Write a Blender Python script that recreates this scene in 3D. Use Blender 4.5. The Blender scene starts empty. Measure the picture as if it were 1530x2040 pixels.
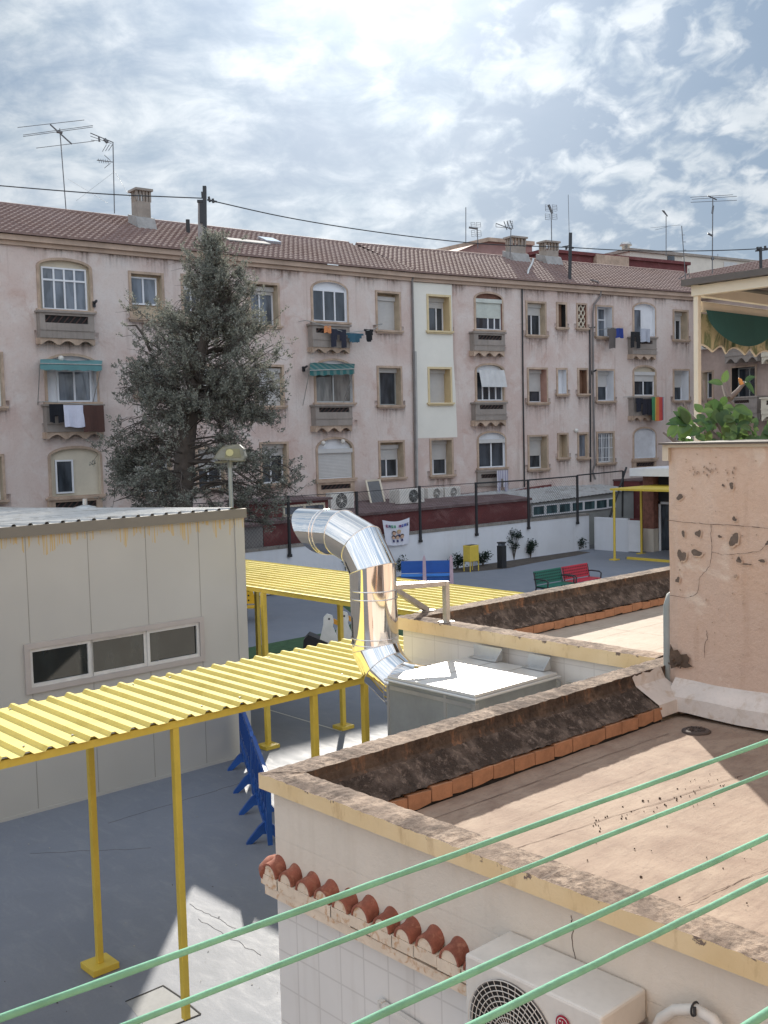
import bpy, math, random
from mathutils import Vector as V, Matrix
from mathutils.geometry import tessellate_polygon
from mathutils import noise as mnoise
random.seed(11)
C = bpy.context.scene
rad = math.radians

# ------------------------------------------------------------------ camera
CAM = V((0, 0, 5.2)); FL = 2087.3
PIT, ROL, YA = rad(4.128), rad(1.457), rad(47.516)
FWD = V((math.cos(YA)*math.cos(PIT), math.sin(YA)*math.cos(PIT), -math.sin(PIT)))
_r0 = V((math.sin(YA), -math.cos(YA), 0)); _u0 = _r0.cross(FWD)
RX = math.cos(ROL)*_r0 - math.sin(ROL)*_u0
UP = math.sin(ROL)*_r0 + math.cos(ROL)*_u0
cd = bpy.data.cameras.new('camera'); cam = bpy.data.objects.new('camera', cd)
C.collection.objects.link(cam); C.camera = cam
cd.sensor_fit = 'HORIZONTAL'; cd.sensor_width = 36; cd.lens = FL/1530*36
cd.clip_start = 0.02; cd.clip_end = 2000
m = Matrix((RX, UP, -FWD)).transposed().to_4x4(); m.translation = CAM
cam.matrix_world = m

# ------------------------------------------------------------------ light
SUN_AZ, SUN_EL = rad(46.7), rad(25.6)
SUN = V((math.cos(SUN_AZ)*math.cos(SUN_EL), math.sin(SUN_AZ)*math.cos(SUN_EL), math.sin(SUN_EL)))
sd = bpy.data.lights.new('sun', 'SUN'); so = bpy.data.objects.new('sun', sd)
C.collection.objects.link(so)
sd.energy = 4.3; sd.angle = rad(0.8); sd.color = (1, .93, .82)
so.rotation_euler = (-SUN).to_track_quat('-Z', 'Y').to_euler()
C.view_settings.view_transform = 'Standard'; C.view_settings.look = 'None'
C.view_settings.exposure = 1.1; C.view_settings.gamma = 1

# node helper
class NT:
    def __init__(s, t): s.t = t; t.nodes.clear()
    def n(s, typ, **k):
        o = s.t.nodes.new(typ)
        for a, b in k.items():
            if a.startswith('i_'): s.set(o, a[2:], b)
            else: setattr(o, a, b)
        return o
    def set(s, o, key, val):
        key = int(key) if key.isdigit() else key.replace('_', ' ')
        i = o.inputs[key]
        if isinstance(val, bpy.types.NodeSocket): s.t.links.new(val, i)
        else: i.default_value = val
    def link(s, a, b): s.t.links.new(a, b)
    def math(s, op, a, b=0., c=None, clamp=False):
        o = s.n('ShaderNodeMath', operation=op, use_clamp=clamp)
        s.set(o, '0', a); s.set(o, '1', b)
        if c is not None: s.set(o, '2', c)
        return o.outputs[0]
    def ramp(s, f, a, b, ca=(0, 0, 0, 1), cb=(1, 1, 1, 1)):
        o = s.n('ShaderNodeValToRGB'); s.link(f, o.inputs[0])
        e = o.color_ramp.elements; e[0].position = a; e[1].position = b; e[0].color = ca; e[1].color = cb
        return o.outputs[0]
    def mix(s, f, a, b, mode='MIX'):
        o = s.n('ShaderNodeMix', data_type='RGBA', blend_type=mode)
        for i, v in ((0, f), (6, a), (7, b)):
            if isinstance(v, bpy.types.NodeSocket): s.link(v, o.inputs[i])
            else: o.inputs[i].default_value = v if i == 0 else ((*v, 1) if len(v) == 3 else v)
        return o.outputs[2]
    def noise(s, vec, scale, detail=4, rough=.55, dist=0.):
        o = s.n('ShaderNodeTexNoise'); s.link(vec, o.inputs['Vector'])
        o.inputs['Scale'].default_value = scale; o.inputs['Detail'].default_value = detail
        o.inputs['Roughness'].default_value = rough; o.inputs['Distortion'].default_value = dist
        return o.outputs[0]
    def mapping(s, vec, sc=(1, 1, 1), rot=(0, 0, 0), loc=(0, 0, 0)):
        o = s.n('ShaderNodeMapping'); s.link(vec, o.inputs[0])
        o.inputs['Scale'].default_value = sc; o.inputs['Rotation'].default_value = rot; o.inputs['Location'].default_value = loc
        return o.outputs[0]

# ------------------------------------------------------------------ sky
w = bpy.data.worlds.new('World'); C.world = w; w.use_nodes = True
N = NT(w.node_tree)
tc = N.n('ShaderNodeTexCoord'); D = tc.outputs['Generated']
sky = N.n('ShaderNodeTexSky', sky_type='NISHITA', sun_disc=False, sun_elevation=SUN_EL, sun_rotation=rad(90)-SUN_AZ)
skyc = N.mix(1.0, sky.outputs[0], (.105, .105, .105), 'MULTIPLY')
sx = N.n('ShaderNodeSeparateXYZ'); N.link(D, sx.inputs[0])
z = N.math('ADD', N.math('MAXIMUM', sx.outputs[2], 0.0), .33)
px = N.math('DIVIDE', sx.outputs[0], z); py = N.math('DIVIDE', sx.outputs[1], z)
cb = N.n('ShaderNodeCombineXYZ'); N.link(px, cb.inputs[0]); N.link(py, cb.inputs[1]); P = cb.outputs[0]
PR = N.mapping(P, rot=(0, 0, -YA))       # x away from the balcony, y to the left
wisp = N.noise(N.mapping(PR, sc=(1.1, .62, 1), rot=(0, 0, .55), loc=(.9, .3, 0)), 3.6, 9, .60, .9)
wis2 = N.noise(N.mapping(PR, sc=(1.0, .8, 1), rot=(0, 0, .2), loc=(5, 2, 0)), 11.0, 7, .62, .5)
cell = N.noise(N.mapping(PR, sc=(.8, 1.0, 1), rot=(0, 0, -.35)), 17.0, 5, .55, .35)
cell2 = N.noise(N.mapping(PR, loc=(1.3, .4, 0)), 4.5, 4, .5)
sp = N.n('ShaderNodeSeparateXYZ'); N.link(PR, sp.inputs[0])
right = N.math('SUBTRACT', .42, N.math('MULTIPLY', N.math('ADD', sp.outputs[1], .06), 3.2), clamp=True)   # mackerel sky to the right
covA = N.ramp(N.math('ADD', N.math('MULTIPLY', wisp, .72), N.math('MULTIPLY', wis2, .28)), .395, .575); covB = N.ramp(N.math('ADD', N.math('MULTIPLY', cell, .60), N.math('MULTIPLY', cell2, .44)), .485, .585)
cov = N.mix(right, covA, covB)
dt = N.n('ShaderNodeVectorMath', operation='DOT_PRODUCT'); N.link(D, dt.inputs[0]); dt.inputs[1].default_value = SUN
dp = N.math('MAXIMUM', dt.outputs['Value'], 0)
g1 = N.math('MULTIPLY', N.math('POWER', dp, 30), .62); g3 = N.math('MULTIPLY', N.math('POWER', dp, 300), .9)
gl_ = N.math('ADD', N.math('ADD', g1, g3), 1.0)
# cloud body: thick parts white, thin parts grey blue; a veil over everything near the sun
tone = N.ramp(N.math('ADD', N.math('MULTIPLY', wis2, .6), N.math('MULTIPLY', cell, .4)), .36, .62)
light = N.mix(tone, (.205, .245, .285), (.345, .368, .39))
veil = N.math('MULTIPLY', N.math('POWER', dp, 70), .5)
base = N.mix(.95, skyc, (.095, .14, .20))
covm = N.math('MAXIMUM', N.math('ADD', N.math('MULTIPLY', cov, .93), .04), veil)
out = N.mix(covm, base, light)
hz = N.ramp(sx.outputs[2], .0, .16, (1, 1, 1, 1), (0, 0, 0, 1))
out = N.mix(N.math('MULTIPLY', hz, .30), out, (.30, .335, .36))
vm = N.n('ShaderNodeVectorMath', operation='SCALE'); N.link(out, vm.inputs[0]); N.link(gl_, vm.inputs['Scale']); out = vm.outputs[0]
# unseen sky opposite the sun, multiplied brighter and warmer as added fill for shade
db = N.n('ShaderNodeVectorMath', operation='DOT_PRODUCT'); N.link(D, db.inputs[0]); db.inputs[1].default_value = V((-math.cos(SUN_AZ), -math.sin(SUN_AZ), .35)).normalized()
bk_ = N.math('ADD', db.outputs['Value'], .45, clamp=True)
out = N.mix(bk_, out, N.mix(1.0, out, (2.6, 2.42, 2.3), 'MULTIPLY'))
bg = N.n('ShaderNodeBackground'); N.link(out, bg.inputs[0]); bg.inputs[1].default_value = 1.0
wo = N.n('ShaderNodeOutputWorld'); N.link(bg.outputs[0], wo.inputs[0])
w.cycles.sampling_method = 'MANUAL'; w.cycles.sample_map_resolution = 512

# ------------------------------------------------------------------ projection helpers (measured from the photograph, used to place real things)
def ray(x, y): return FWD + RX*((x-765)/FL) - UP*((y-1020)/FL)
def at_z(x, y, z): d = ray(x, y); return CAM + d*((z-CAM.z)/d.z)
def at_pl(x, y, P, n): d = ray(x, y); return CAM + d*((V(P)-CAM).dot(n)/d.dot(n))
def at_X(x, y, X): return at_pl(x, y, (X, 0, 0), V((1, 0, 0)))
def at_Y(x, y, Y): return at_pl(x, y, (0, Y, 0), V((0, 1, 0)))
def at_d(x, y, d): return CAM + ray(x, y)*d

# ------------------------------------------------------------------ materials
MATS = {}
def pbr(name):
    mt = bpy.data.materials.new(name); mt.use_nodes = True
    N = NT(mt.node_tree); b = N.n('ShaderNodeBsdfPrincipled'); o = N.n('ShaderNodeOutputMaterial')
    N.link(b.outputs[0], o.inputs[0]); t = N.n('ShaderNodeTexCoord'); N.vec = t.outputs['Object']; N.b = b
    return mt, N
def bump(N, h, strength=.3, dist=.01):
    o = N.n('ShaderNodeBump'); N.link(h, o.inputs['Height']); o.inputs['Strength'].default_value = strength
    o.inputs['Distance'].default_value = dist; N.link(o.outputs[0], N.b.inputs['Normal'])
def sc3(c, k): return tuple(min(1, x*k) for x in c)
def mat(name, col, rough=.6, metal=0., var=.12, scale=3., bmp=0., bscale=60., streak=0., stain=None, spec=.5):
    """surface: colour drift + optional vertical run marks + optional stain colour patches + fine bump"""
    if name in MATS: return MATS[name]
    mt, N = pbr(name); c = (*col, 1)
    n1 = N.noise(N.vec, scale, 5, .6)
    base = N.mix(N.ramp(n1, .3, .7), sc3(col, 1-var), sc3(col, 1+var))
    n3 = N.noise(N.vec, scale*9, 3, .6)
    base = N.mix(N.math('MULTIPLY', N.ramp(n3, .45, .75), var*1.2), base, sc3(col, .6))
    if streak:
        s = N.noise(N.mapping(N.vec, sc=(1, 1, .07)), scale*4, 5, .6)
        base = N.mix(N.math('MULTIPLY', N.ramp(s, .52, .75), streak), base, stain or sc3(col, .5))
    if stain and not streak:
        s = N.noise(N.vec, scale*1.7, 6, .65, .6)
        base = N.mix(N.ramp(s, .53, .66), base, stain)
    N.link(base, N.b.inputs['Base Color'])
    N.b.inputs['Roughness'].default_value = rough; N.b.inputs['Metallic'].default_value = metal
    N.b.inputs['Specular IOR Level'].default_value = spec
    if bmp: bump(N, N.noise(N.vec, bscale, 5, .65), bmp, .01)
    MATS[name] = mt; return mt
def emis(name, col):
    return mat(name, col)

# facade plaster: pink beige, patchy repairs, brown runs under sills
def facade_mat():
    mt, N = pbr('facade_plaster')
    a = N.noise(N.mapping(N.vec, sc=(1, 1, .8)), .30, 6, .62, .8)
    b = N.noise(N.vec, 1.3, 6, .65, .5)
    c = N.mix(N.ramp(a, .38, .62), (.54, .425, .385), (.60, .52, .48))
    c = N.mix(N.math('MULTIPLY', N.ramp(b, .48, .68), .7), c, (.62, .565, .535))
    b2 = N.noise(N.mapping(N.vec, loc=(9, 3, 5)), .8, 7, .7, .9)
    c = N.mix(N.math('MULTIPLY', N.ramp(b2, .56, .66), .55), c, (.46, .31, .26))
    s = N.noise(N.mapping(N.vec, sc=(1, 1, .06)), 3.2, 5, .65)
    c = N.mix(N.math('MULTIPLY', N.ramp(s, .56, .74), .45), c, (.30, .21, .17))
    f = N.noise(N.vec, 14, 4, .7)
    c = N.mix(N.math('MULTIPLY', N.ramp(f, .5, .8), .3), c, (.33, .25, .22))
    N.link(c, N.b.inputs['Base Color']); N.b.inputs['Roughness'].default_value = .92
    N.b.inputs['Specular IOR Level'].default_value = .2
    bump(N, N.noise(N.vec, 9, 6, .7), .5, .03); return mt
M_FAC = facade_mat()
# weathered parapet mortar top
def mortar(name, dark, light, orange=None, thr=(.42, .62), sc=5.):
    mt, N = pbr(name)
    a = N.noise(N.vec, sc, 8, .72, .4); b = N.noise(N.vec, sc*6, 6, .75); d = N.noise(N.mapping(N.vec, loc=(4, 4, 1)), sc*.5, 5, .6)
    c = N.mix(N.ramp(a, *thr), dark, light)
    c = N.mix(N.math('MULTIPLY', N.ramp(b, .45, .62), .75), c, sc3(dark, .45))
    if orange: c = N.mix(N.ramp(N.noise(N.mapping(N.vec, sc=(1, 1, .35), loc=(2, 7, 0)), sc*2.3, 6, .7), .56, .68), c, orange)
    c = N.mix(N.math('MULTIPLY', N.ramp(d, .45, .7), .45), c, sc3(light, 1.15))
    N.link(c, N.b.inputs['Base Color']); N.b.inputs['Roughness'].default_value = .95; N.b.inputs['Specular IOR Level'].default_value = .2
    hb = N.math('ADD', N.math('MULTIPLY', a, .6), N.math('MULTIPLY', b, .5)); bump(N, hb, .9, .02); return mt
M_CAP = mortar('weathered_cap_mortar', (.12, .09, .075), (.36, .28, .22))
M_INNER = mortar('blackened_mortar', (.07, .052, .042), (.16, .115, .085), (.24, .125, .07), (.45, .7), 4.)
M_SLOPE = mortar('blackened_rough_mortar', (.065, .05, .042), (.26, .205, .17), None, (.52, .66), 16.)
def chipped_yellow():
    mt, N = pbr('peeling_yellow_paint')
    sx = N.n('ShaderNodeSeparateXYZ'); N.link(N.vec, sx.inputs[0])
    a = N.noise(N.vec, 7, 8, .7, .5)
    e = N.math('ADD', a, N.math('MULTIPLY', N.math('SUBTRACT', sx.outputs[2], 3.26), 2.2))
    c = N.mix(N.ramp(N.noise(N.vec, 2.5, 5), .35, .7), (.62, .47, .26), (.70, .56, .35))
    c = N.mix(N.math('MULTIPLY', N.ramp(N.noise(N.mapping(N.vec, sc=(1, 1, .3)), 12, 6, .7), .55, .72), .5), c, (.32, .2, .1))
    c = N.mix(N.ramp(e, .665, .685), c, (.16, .12, .10))
    N.link(c, N.b.inputs['Base Color']); N.b.inputs['Roughness'].default_value = .85; bump(N, a, .4, .01); return mt
M_CAPY = chipped_yellow()
def clay_floor(name, c1, c2, c3, sc=1.0):
    mt, N = pbr(name)
    a = N.noise(N.vec, 2.0*sc, 8, .70, .8); b = N.noise(N.mapping(N.vec, sc=(.5, 1.6, 1)), 9*sc, 6, .7, .3); d = N.noise(N.vec, 45, 3, .7)
    c = N.mix(N.ramp(a, .34, .66), c1, c2)
    c = N.mix(N.math('MULTIPLY', N.ramp(b, .48, .66), .55), c, c3)
    c = N.mix(N.math('MULTIPLY', N.ramp(d, .58, .72), .4), c, sc3(c1, .4))
    sp = N.ramp(N.noise(N.mapping(N.vec, loc=(3, 3, 3)), 22, 4, .6), .73, .76)
    c = N.mix(sp, c, (.06, .045, .04))
    N.link(c, N.b.inputs['Base Color']); N.b.inputs['Roughness'].default_value = .85
    N.b.inputs['Specular IOR Level'].default_value = .25
    bump(N, N.math('ADD', N.math('MULTIPLY', b, .8), N.math('MULTIPLY', d, .25)), .45, .012); return mt
M_FLOOR = clay_floor('worn_clay_roof_membrane', (.245, .172, .13), (.35, .268, .205), (.20, .14, .108))
M_FLOOR2 = clay_floor('cream_roof_tiles', (.38, .31, .25), (.44, .37, .30), (.33, .27, .21))
def tower_mat():
    mt, N = pbr('peach_render')
    a = N.noise(N.vec, 1.2, 7, .65, .8); b = N.noise(N.vec, 24, 7, .75); sx = N.n('ShaderNodeSeparateXYZ'); N.link(N.vec, sx.inputs[0])
    c = N.mix(N.ramp(a, .36, .66), (.58, .42, .32), (.63, .50, .41))
    low = N.math('ADD', N.math('MULTIPLY', N.math('SUBTRACT', 4.45, sx.outputs[2]), 1.2), N.math('MULTIPLY', N.math('SUBTRACT', a, .5), 3.0), clamp=True)
    c = N.mix(N.math('MULTIPLY', low, .8), c, (.56, .42, .34))
    c = N.mix(N.ramp(N.noise(N.mapping(N.vec, loc=(5, 5, 2)), 1.9, 6, .6, .7), .60, .66), c, (.66, .55, .46))
    c = N.mix(N.math('MULTIPLY', N.ramp(N.noise(N.mapping(N.vec, sc=(1, 1, .12)), 5, 5), .55, .75), .35), c, (.34, .2, .13))
    c = N.mix(N.math('MULTIPLY', N.ramp(b, .5, .7), .22), c, (.36, .24, .17))
    N.link(c, N.b.inputs['Base Color']); N.b.inputs['Roughness'].default_value = .9; N.b.inputs['Specular IOR Level'].default_value = .25
    hb = N.math('ADD', N.math('MULTIPLY', b, .6), N.noise(N.vec, 5, 5, .6)); bump(N, hb, .7, .025); return mt
M_TOWER = tower_mat()
def yard_mat():
    mt, N = pbr('painted_yard_concrete')
    a = N.noise(N.vec, .8, 7, .7, .8); b = N.noise(N.vec, 30, 5, .7); d = N.noise(N.mapping(N.vec, rot=(0, 0, .6), sc=(1, .35, 1)), 5, 7, .75, .6)
    c = N.mix(N.ramp(a, .35, .68), (.165, .18, .215), (.19, .205, .24))
    c = N.mix(N.math('MULTIPLY', N.ramp(d, .5, .72), .45), c, (.27, .285, .30))
    c = N.mix(N.math('MULTIPLY', N.ramp(b, .5, .75), .22), c, (.13, .14, .165))
    N.link(c, N.b.inputs['Base Color']); N.link(N.ramp(d, .3, .75, (.6,)*3+(1,), (.8,)*3+(1,)), N.b.inputs['Roughness']); N.b.inputs['Specular IOR Level'].default_value = .3
    bump(N, N.math('ADD', b, d), .25, .008); return mt
M_YARD = yard_mat()
def roof_mat():
    mt, N = pbr('clay_roof_tiles')
    a = N.noise(N.mapping(N.vec, sc=(1, 1, 1)), 4.2, 3, .8); b = N.noise(N.vec, .25, 5, .6); d = N.noise(N.vec, 20, 3, .7)
    c = N.mix(N.ramp(a, .3, .7), (.155, .092, .078), (.25, .17, .145))
    c = N.mix(N.math('MULTIPLY', N.ramp(b, .4, .65), .5), c, (.25, .18, .17))
    c = N.mix(N.ramp(d, .6, .8), c, (.32, .26, .23))
    N.link(c, N.b.inputs['Base Color']); N.b.inputs['Roughness'].default_value = .85; return mt
M_ROOF = roof_mat()
def prefab_mat():
    mt, N = pbr('cream_sandwich_panel')
    a = N.noise(N.vec, .7, 3, .5); sx = N.n('ShaderNodeSeparateXYZ'); N.link(N.vec, sx.inputs[0])
    c = N.mix(N.ramp(a, .3, .7), (.40, .395, .37), (.44, .435, .405))
    # yellow run marks hanging from the fascia: narrow, ragged, a few decimetres long
    s = N.noise(N.mapping(N.vec, sc=(1, 0, .02)), 46, 1, .5)
    l = N.noise(N.mapping(N.vec, sc=(1, 0, 0)), 9, 2, .6); l2 = N.noise(N.mapping(N.vec, sc=(1, 0, 0)), 2.2, 2, .6)
    dep = N.math('SUBTRACT', 3.93, sx.outputs[2])
    ln = N.math('MULTIPLY', N.math('MULTIPLY', l, N.ramp(l2, .38, .6)), .55)
    inside = N.math('LESS_THAN', dep, ln)
    f = N.math('MULTIPLY', N.math('MULTIPLY', N.ramp(s, .52, .60), inside), .75)
    c = N.mix(f, c, (.50, .33, .08))
    N.link(c, N.b.inputs['Base Color']); N.b.inputs['Roughness'].default_value = .38; N.b.inputs['Specular IOR Level'].default_value = .35
    bump(N, N.noise(N.vec, 1.1, 2), .12, .03); return mt
M_PREFAB = prefab_mat()
def tilewall_mat(name, axis='Y', sx_=.19, sz_=.21):
    mt, N = pbr(name)
    s = N.n('ShaderNodeSeparateXYZ'); N.link(N.vec, s.inputs[0])
    def groove(v, p):
        f = N.math('FRACT', N.math('DIVIDE', N.math('ADD', v, 20.), p))
        return N.math('LESS_THAN', f, .012/p*.8)
    g = N.math('MAXIMUM', groove(s.outputs[axis], sx_), groove(s.outputs['Z'], sz_))
    c = N.mix(N.ramp(N.noise(N.vec, 2, 4), .3, .7), (.60, .585, .56), (.66, .645, .62))
    c = N.mix(N.math('MULTIPLY', N.ramp(N.noise(N.mapping(N.vec, sc=(1, 1, .1)), 8, 4), .55, .75), .3), c, (.42, .38, .34))
    c = N.mix(N.math('MULTIPLY', g, .36), c, (.34, .32, .30))
    N.link(c, N.b.inputs['Base Color']); N.b.inputs['Roughness'].default_value = .4; return mt
M_TILEW = tilewall_mat('glazed_wall_tiles'); M_TILEW2 = tilewall_mat('cream_wall_tiles', 'Y', .33, .33)
M_WHITEWASH = mat('whitewashed_render', (.60, .55, .48), .9, var=.06, scale=2, bmp=.5, bscale=30, streak=.18, stain=(.34, .27, .2))
M_YWALL = mat('white_yard_wall_render', (.60, .62, .66), .85, var=.05, scale=.8, streak=.14, stain=(.32, .28, .25), bmp=.3, bscale=12)
M_YEL = mat('yellow_paint', (.58, .43, .06), .5, var=.08, scale=5, streak=.12, stain=(.35, .25, .05))
M_YELS = mat('yellow_roof_sheet', (.64, .53, .17), .75, var=.10, scale=1.6, stain=(.54, .43, .12), bmp=.05, spec=.12)
M_STEEL = bpy.data.materials.new('polished_steel'); M_STEEL.use_nodes = True
N = NT(M_STEEL.node_tree); b = N.n('ShaderNodeBsdfPrincipled'); o = N.n('ShaderNodeOutputMaterial'); N.link(b.outputs[0], o.inputs[0])
b.inputs['Base Color'].default_value = (.80, .78, .76, 1); b.inputs['Metallic'].default_value = 1; b.inputs['Roughness'].default_value = .06
N.b = b; t = N.n('ShaderNodeTexCoord'); bump(N, N.noise(N.mapping(t.outputs['Object'], sc=(1, 1, .35)), 3.5, 2, .5), .22, .02)
M_GALV = mat('galvanised_sheet', (.50, .50, .49), .30, metal=.8, var=.10, scale=4, bmp=.04, bscale=8)
M_GALVM = mat('galvanised_bracket', (.42, .41, .39), .42, metal=.7, var=.2, scale=8)
M_PAINTG = mat('grey_painted_metal', (.30, .31, .30), .5, var=.1)
M_WHITE = mat('white_frame_paint', (.66, .67, .70), .5, var=.05)
M_WHITEPL = mat('white_plastic', (.60, .58, .54), .5, var=.08, scale=4, streak=.15, stain=(.35, .32, .28))
M_CREAM = mat('cream_render', (.56, .50, .40), .85, var=.08, scale=1.5)
M_REVEAL = mat('ochre_reveal_paint', (.46, .37, .27), .9, var=.18, scale=2, streak=.3, stain=(.25, .17, .11))
M_REVP = mat('yellow_reveal_paint', (.58, .45, .26), .9, var=.08, scale=2)
M_SURR = mat('worn_window_surround', (.42, .315, .24), .9, var=.25, scale=2.5, streak=.35, stain=(.22, .14, .10))
M_SURRY = mat('yellow_window_surround', (.60, .49, .30), .9, var=.08)
M_GREYP = mat('grey_balcony_render', (.27, .235, .21), .92, var=.14, scale=2, streak=.35, stain=(.14, .11, .09))
M_DARKLAT = mat('dark_brick_lattice', (.07, .04, .035), .9, var=.3, scale=12)
M_BROWNLAT = mat('brown_brick_lattice', (.22, .11, .08), .9, var=.3)
M_SHUT = mat('pale_roller_shutter', (.50, .49, .48), .6, var=.05)
M_CEM = mat('cement_chimney_render', (.30, .26, .225), .92, var=.18, scale=3, streak=.3, stain=(.15, .12, .1))
M_FLASH = mat('grey_cement_flashing', (.32, .31, .30), .9, var=.2, scale=4)
M_BLACK = mat('black_painted_metal', (.018, .019, .022), .5, var=.1)
M_DARK = mat('dark_recess', (.02, .018, .018), .9, var=.1)
M_BROWN = mat('brown_reveal', (.20, .11, .07), .9, var=.2)
M_MAROON = mat('maroon_painted_render', (.135, .035, .035), .85, var=.18, scale=.9, stain=(.19, .08, .075), bmp=.3, bscale=10)
M_MAROOF = mat('dark_red_roof_coating', (.13, .085, .085), .9, var=.25, scale=1.2, stain=(.2, .15, .15))
M_GREYB = mat('grey_block_render', (.21, .2, .195), .95, var=.15, scale=2, bmp=.4, bscale=20)
M_CORR = mat('grey_fibre_roof_sheet', (.34, .34, .335), .8, var=.15, scale=2, stain=(.22, .2, .19))
M_RUBW = mat('white_fibre_sheet', (.42, .42, .41), .45, var=.15, scale=1, stain=(.28, .27, .25))
M_GRASS = mat('green_artificial_turf', (.035, .085, .035), .95, var=.3, scale=6, bmp=.5, bscale=120)
M_SOIL = mat('planting_bed_soil', (.075, .06, .05), 1, var=.35, scale=4, bmp=.6, bscale=18)
M_TERRA = mat('terracotta_barrel_tile', (.25, .085, .055), .95, var=.3, scale=14, stain=(.32, .14, .09))
M_BRICK = mat('orange_clay_brick', (.40, .205, .115), .85, var=.2, scale=9, bmp=.3, bscale=40)
M_CREAMM = mat('cream_tile_mortar', (.62, .52, .41), .9, var=.1, scale=9, stain=(.45, .27, .15))
M_BLUE = mat('blue_barrier_plastic', (.012, .075, .30), .45, var=.1, scale=3)
M_CORD = mat('green_clothes_cord', (.17, .38, .28), .8, var=.25, scale=9, streak=0, bmp=.12, bscale=260, spec=.1)
M_BARK = mat('dark_tree_bark', (.085, .07, .06), .95, var=.3, scale=6, bmp=.8, bscale=25)
def glass(name, col, rough=.08):
    mt, N = pbr(name); c = N.mix(N.ramp(N.noise(N.mapping(N.vec, sc=(1, 1, .25)), 3, 3), .4, .6), sc3(col, .6), sc3(col, 1.4))
    N.link(c, N.b.inputs['Base Color']); N.b.inputs['Roughness'].default_value = rough; N.b.inputs['Specular IOR Level'].default_value = .6
    return mt
M_GLASS = glass('dark_window_glass', (.035, .042, .052)); M_GLASSB = glass('curtained_window_glass', (.11, .125, .15)); M_GLASSG = glass('prefab_window_glass', (.012, .015, .014), .03)
M_GLASSC = glass('lace_curtain_glass', (.16, .15, .14))
def leafmat(name, a, b, tr=.25):
    mt, N = pbr(name); oi = N.n('ShaderNodeNewGeometry')
    c = N.mix(oi.outputs['Random Per Island'], a, b)
    N.link(c, N.b.inputs['Base Color']); N.b.inputs['Roughness'].default_value = .75 if tr < .3 else .5; N.b.inputs['Specular IOR Level'].default_value = .15 if tr < .3 else .4
    t = N.n('ShaderNodeBsdfTranslucent'); N.link(c, t.inputs[0]); mx = N.n('ShaderNodeMixShader'); mx.inputs[0].default_value = tr
    N.link(N.b.outputs[0], mx.inputs[1]); N.link(t.outputs[0], mx.inputs[2])
    o = [x for x in mt.node_tree.nodes if x.type == 'OUTPUT_MATERIAL'][0]; N.link(mx.outputs[0], o.inputs[0]); return mt
M_CYP = leafmat('grey_green_conifer_foliage', (.11, .118, .096), (.30, .305, .265), .29)
M_SHRUB = leafmat('dark_shrub_leaves', (.012, .025, .018), (.04, .06, .045))
M_FICUS = leafmat('rubber_plant_leaves', (.03, .075, .025), (.10, .17, .05), .32)

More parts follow.
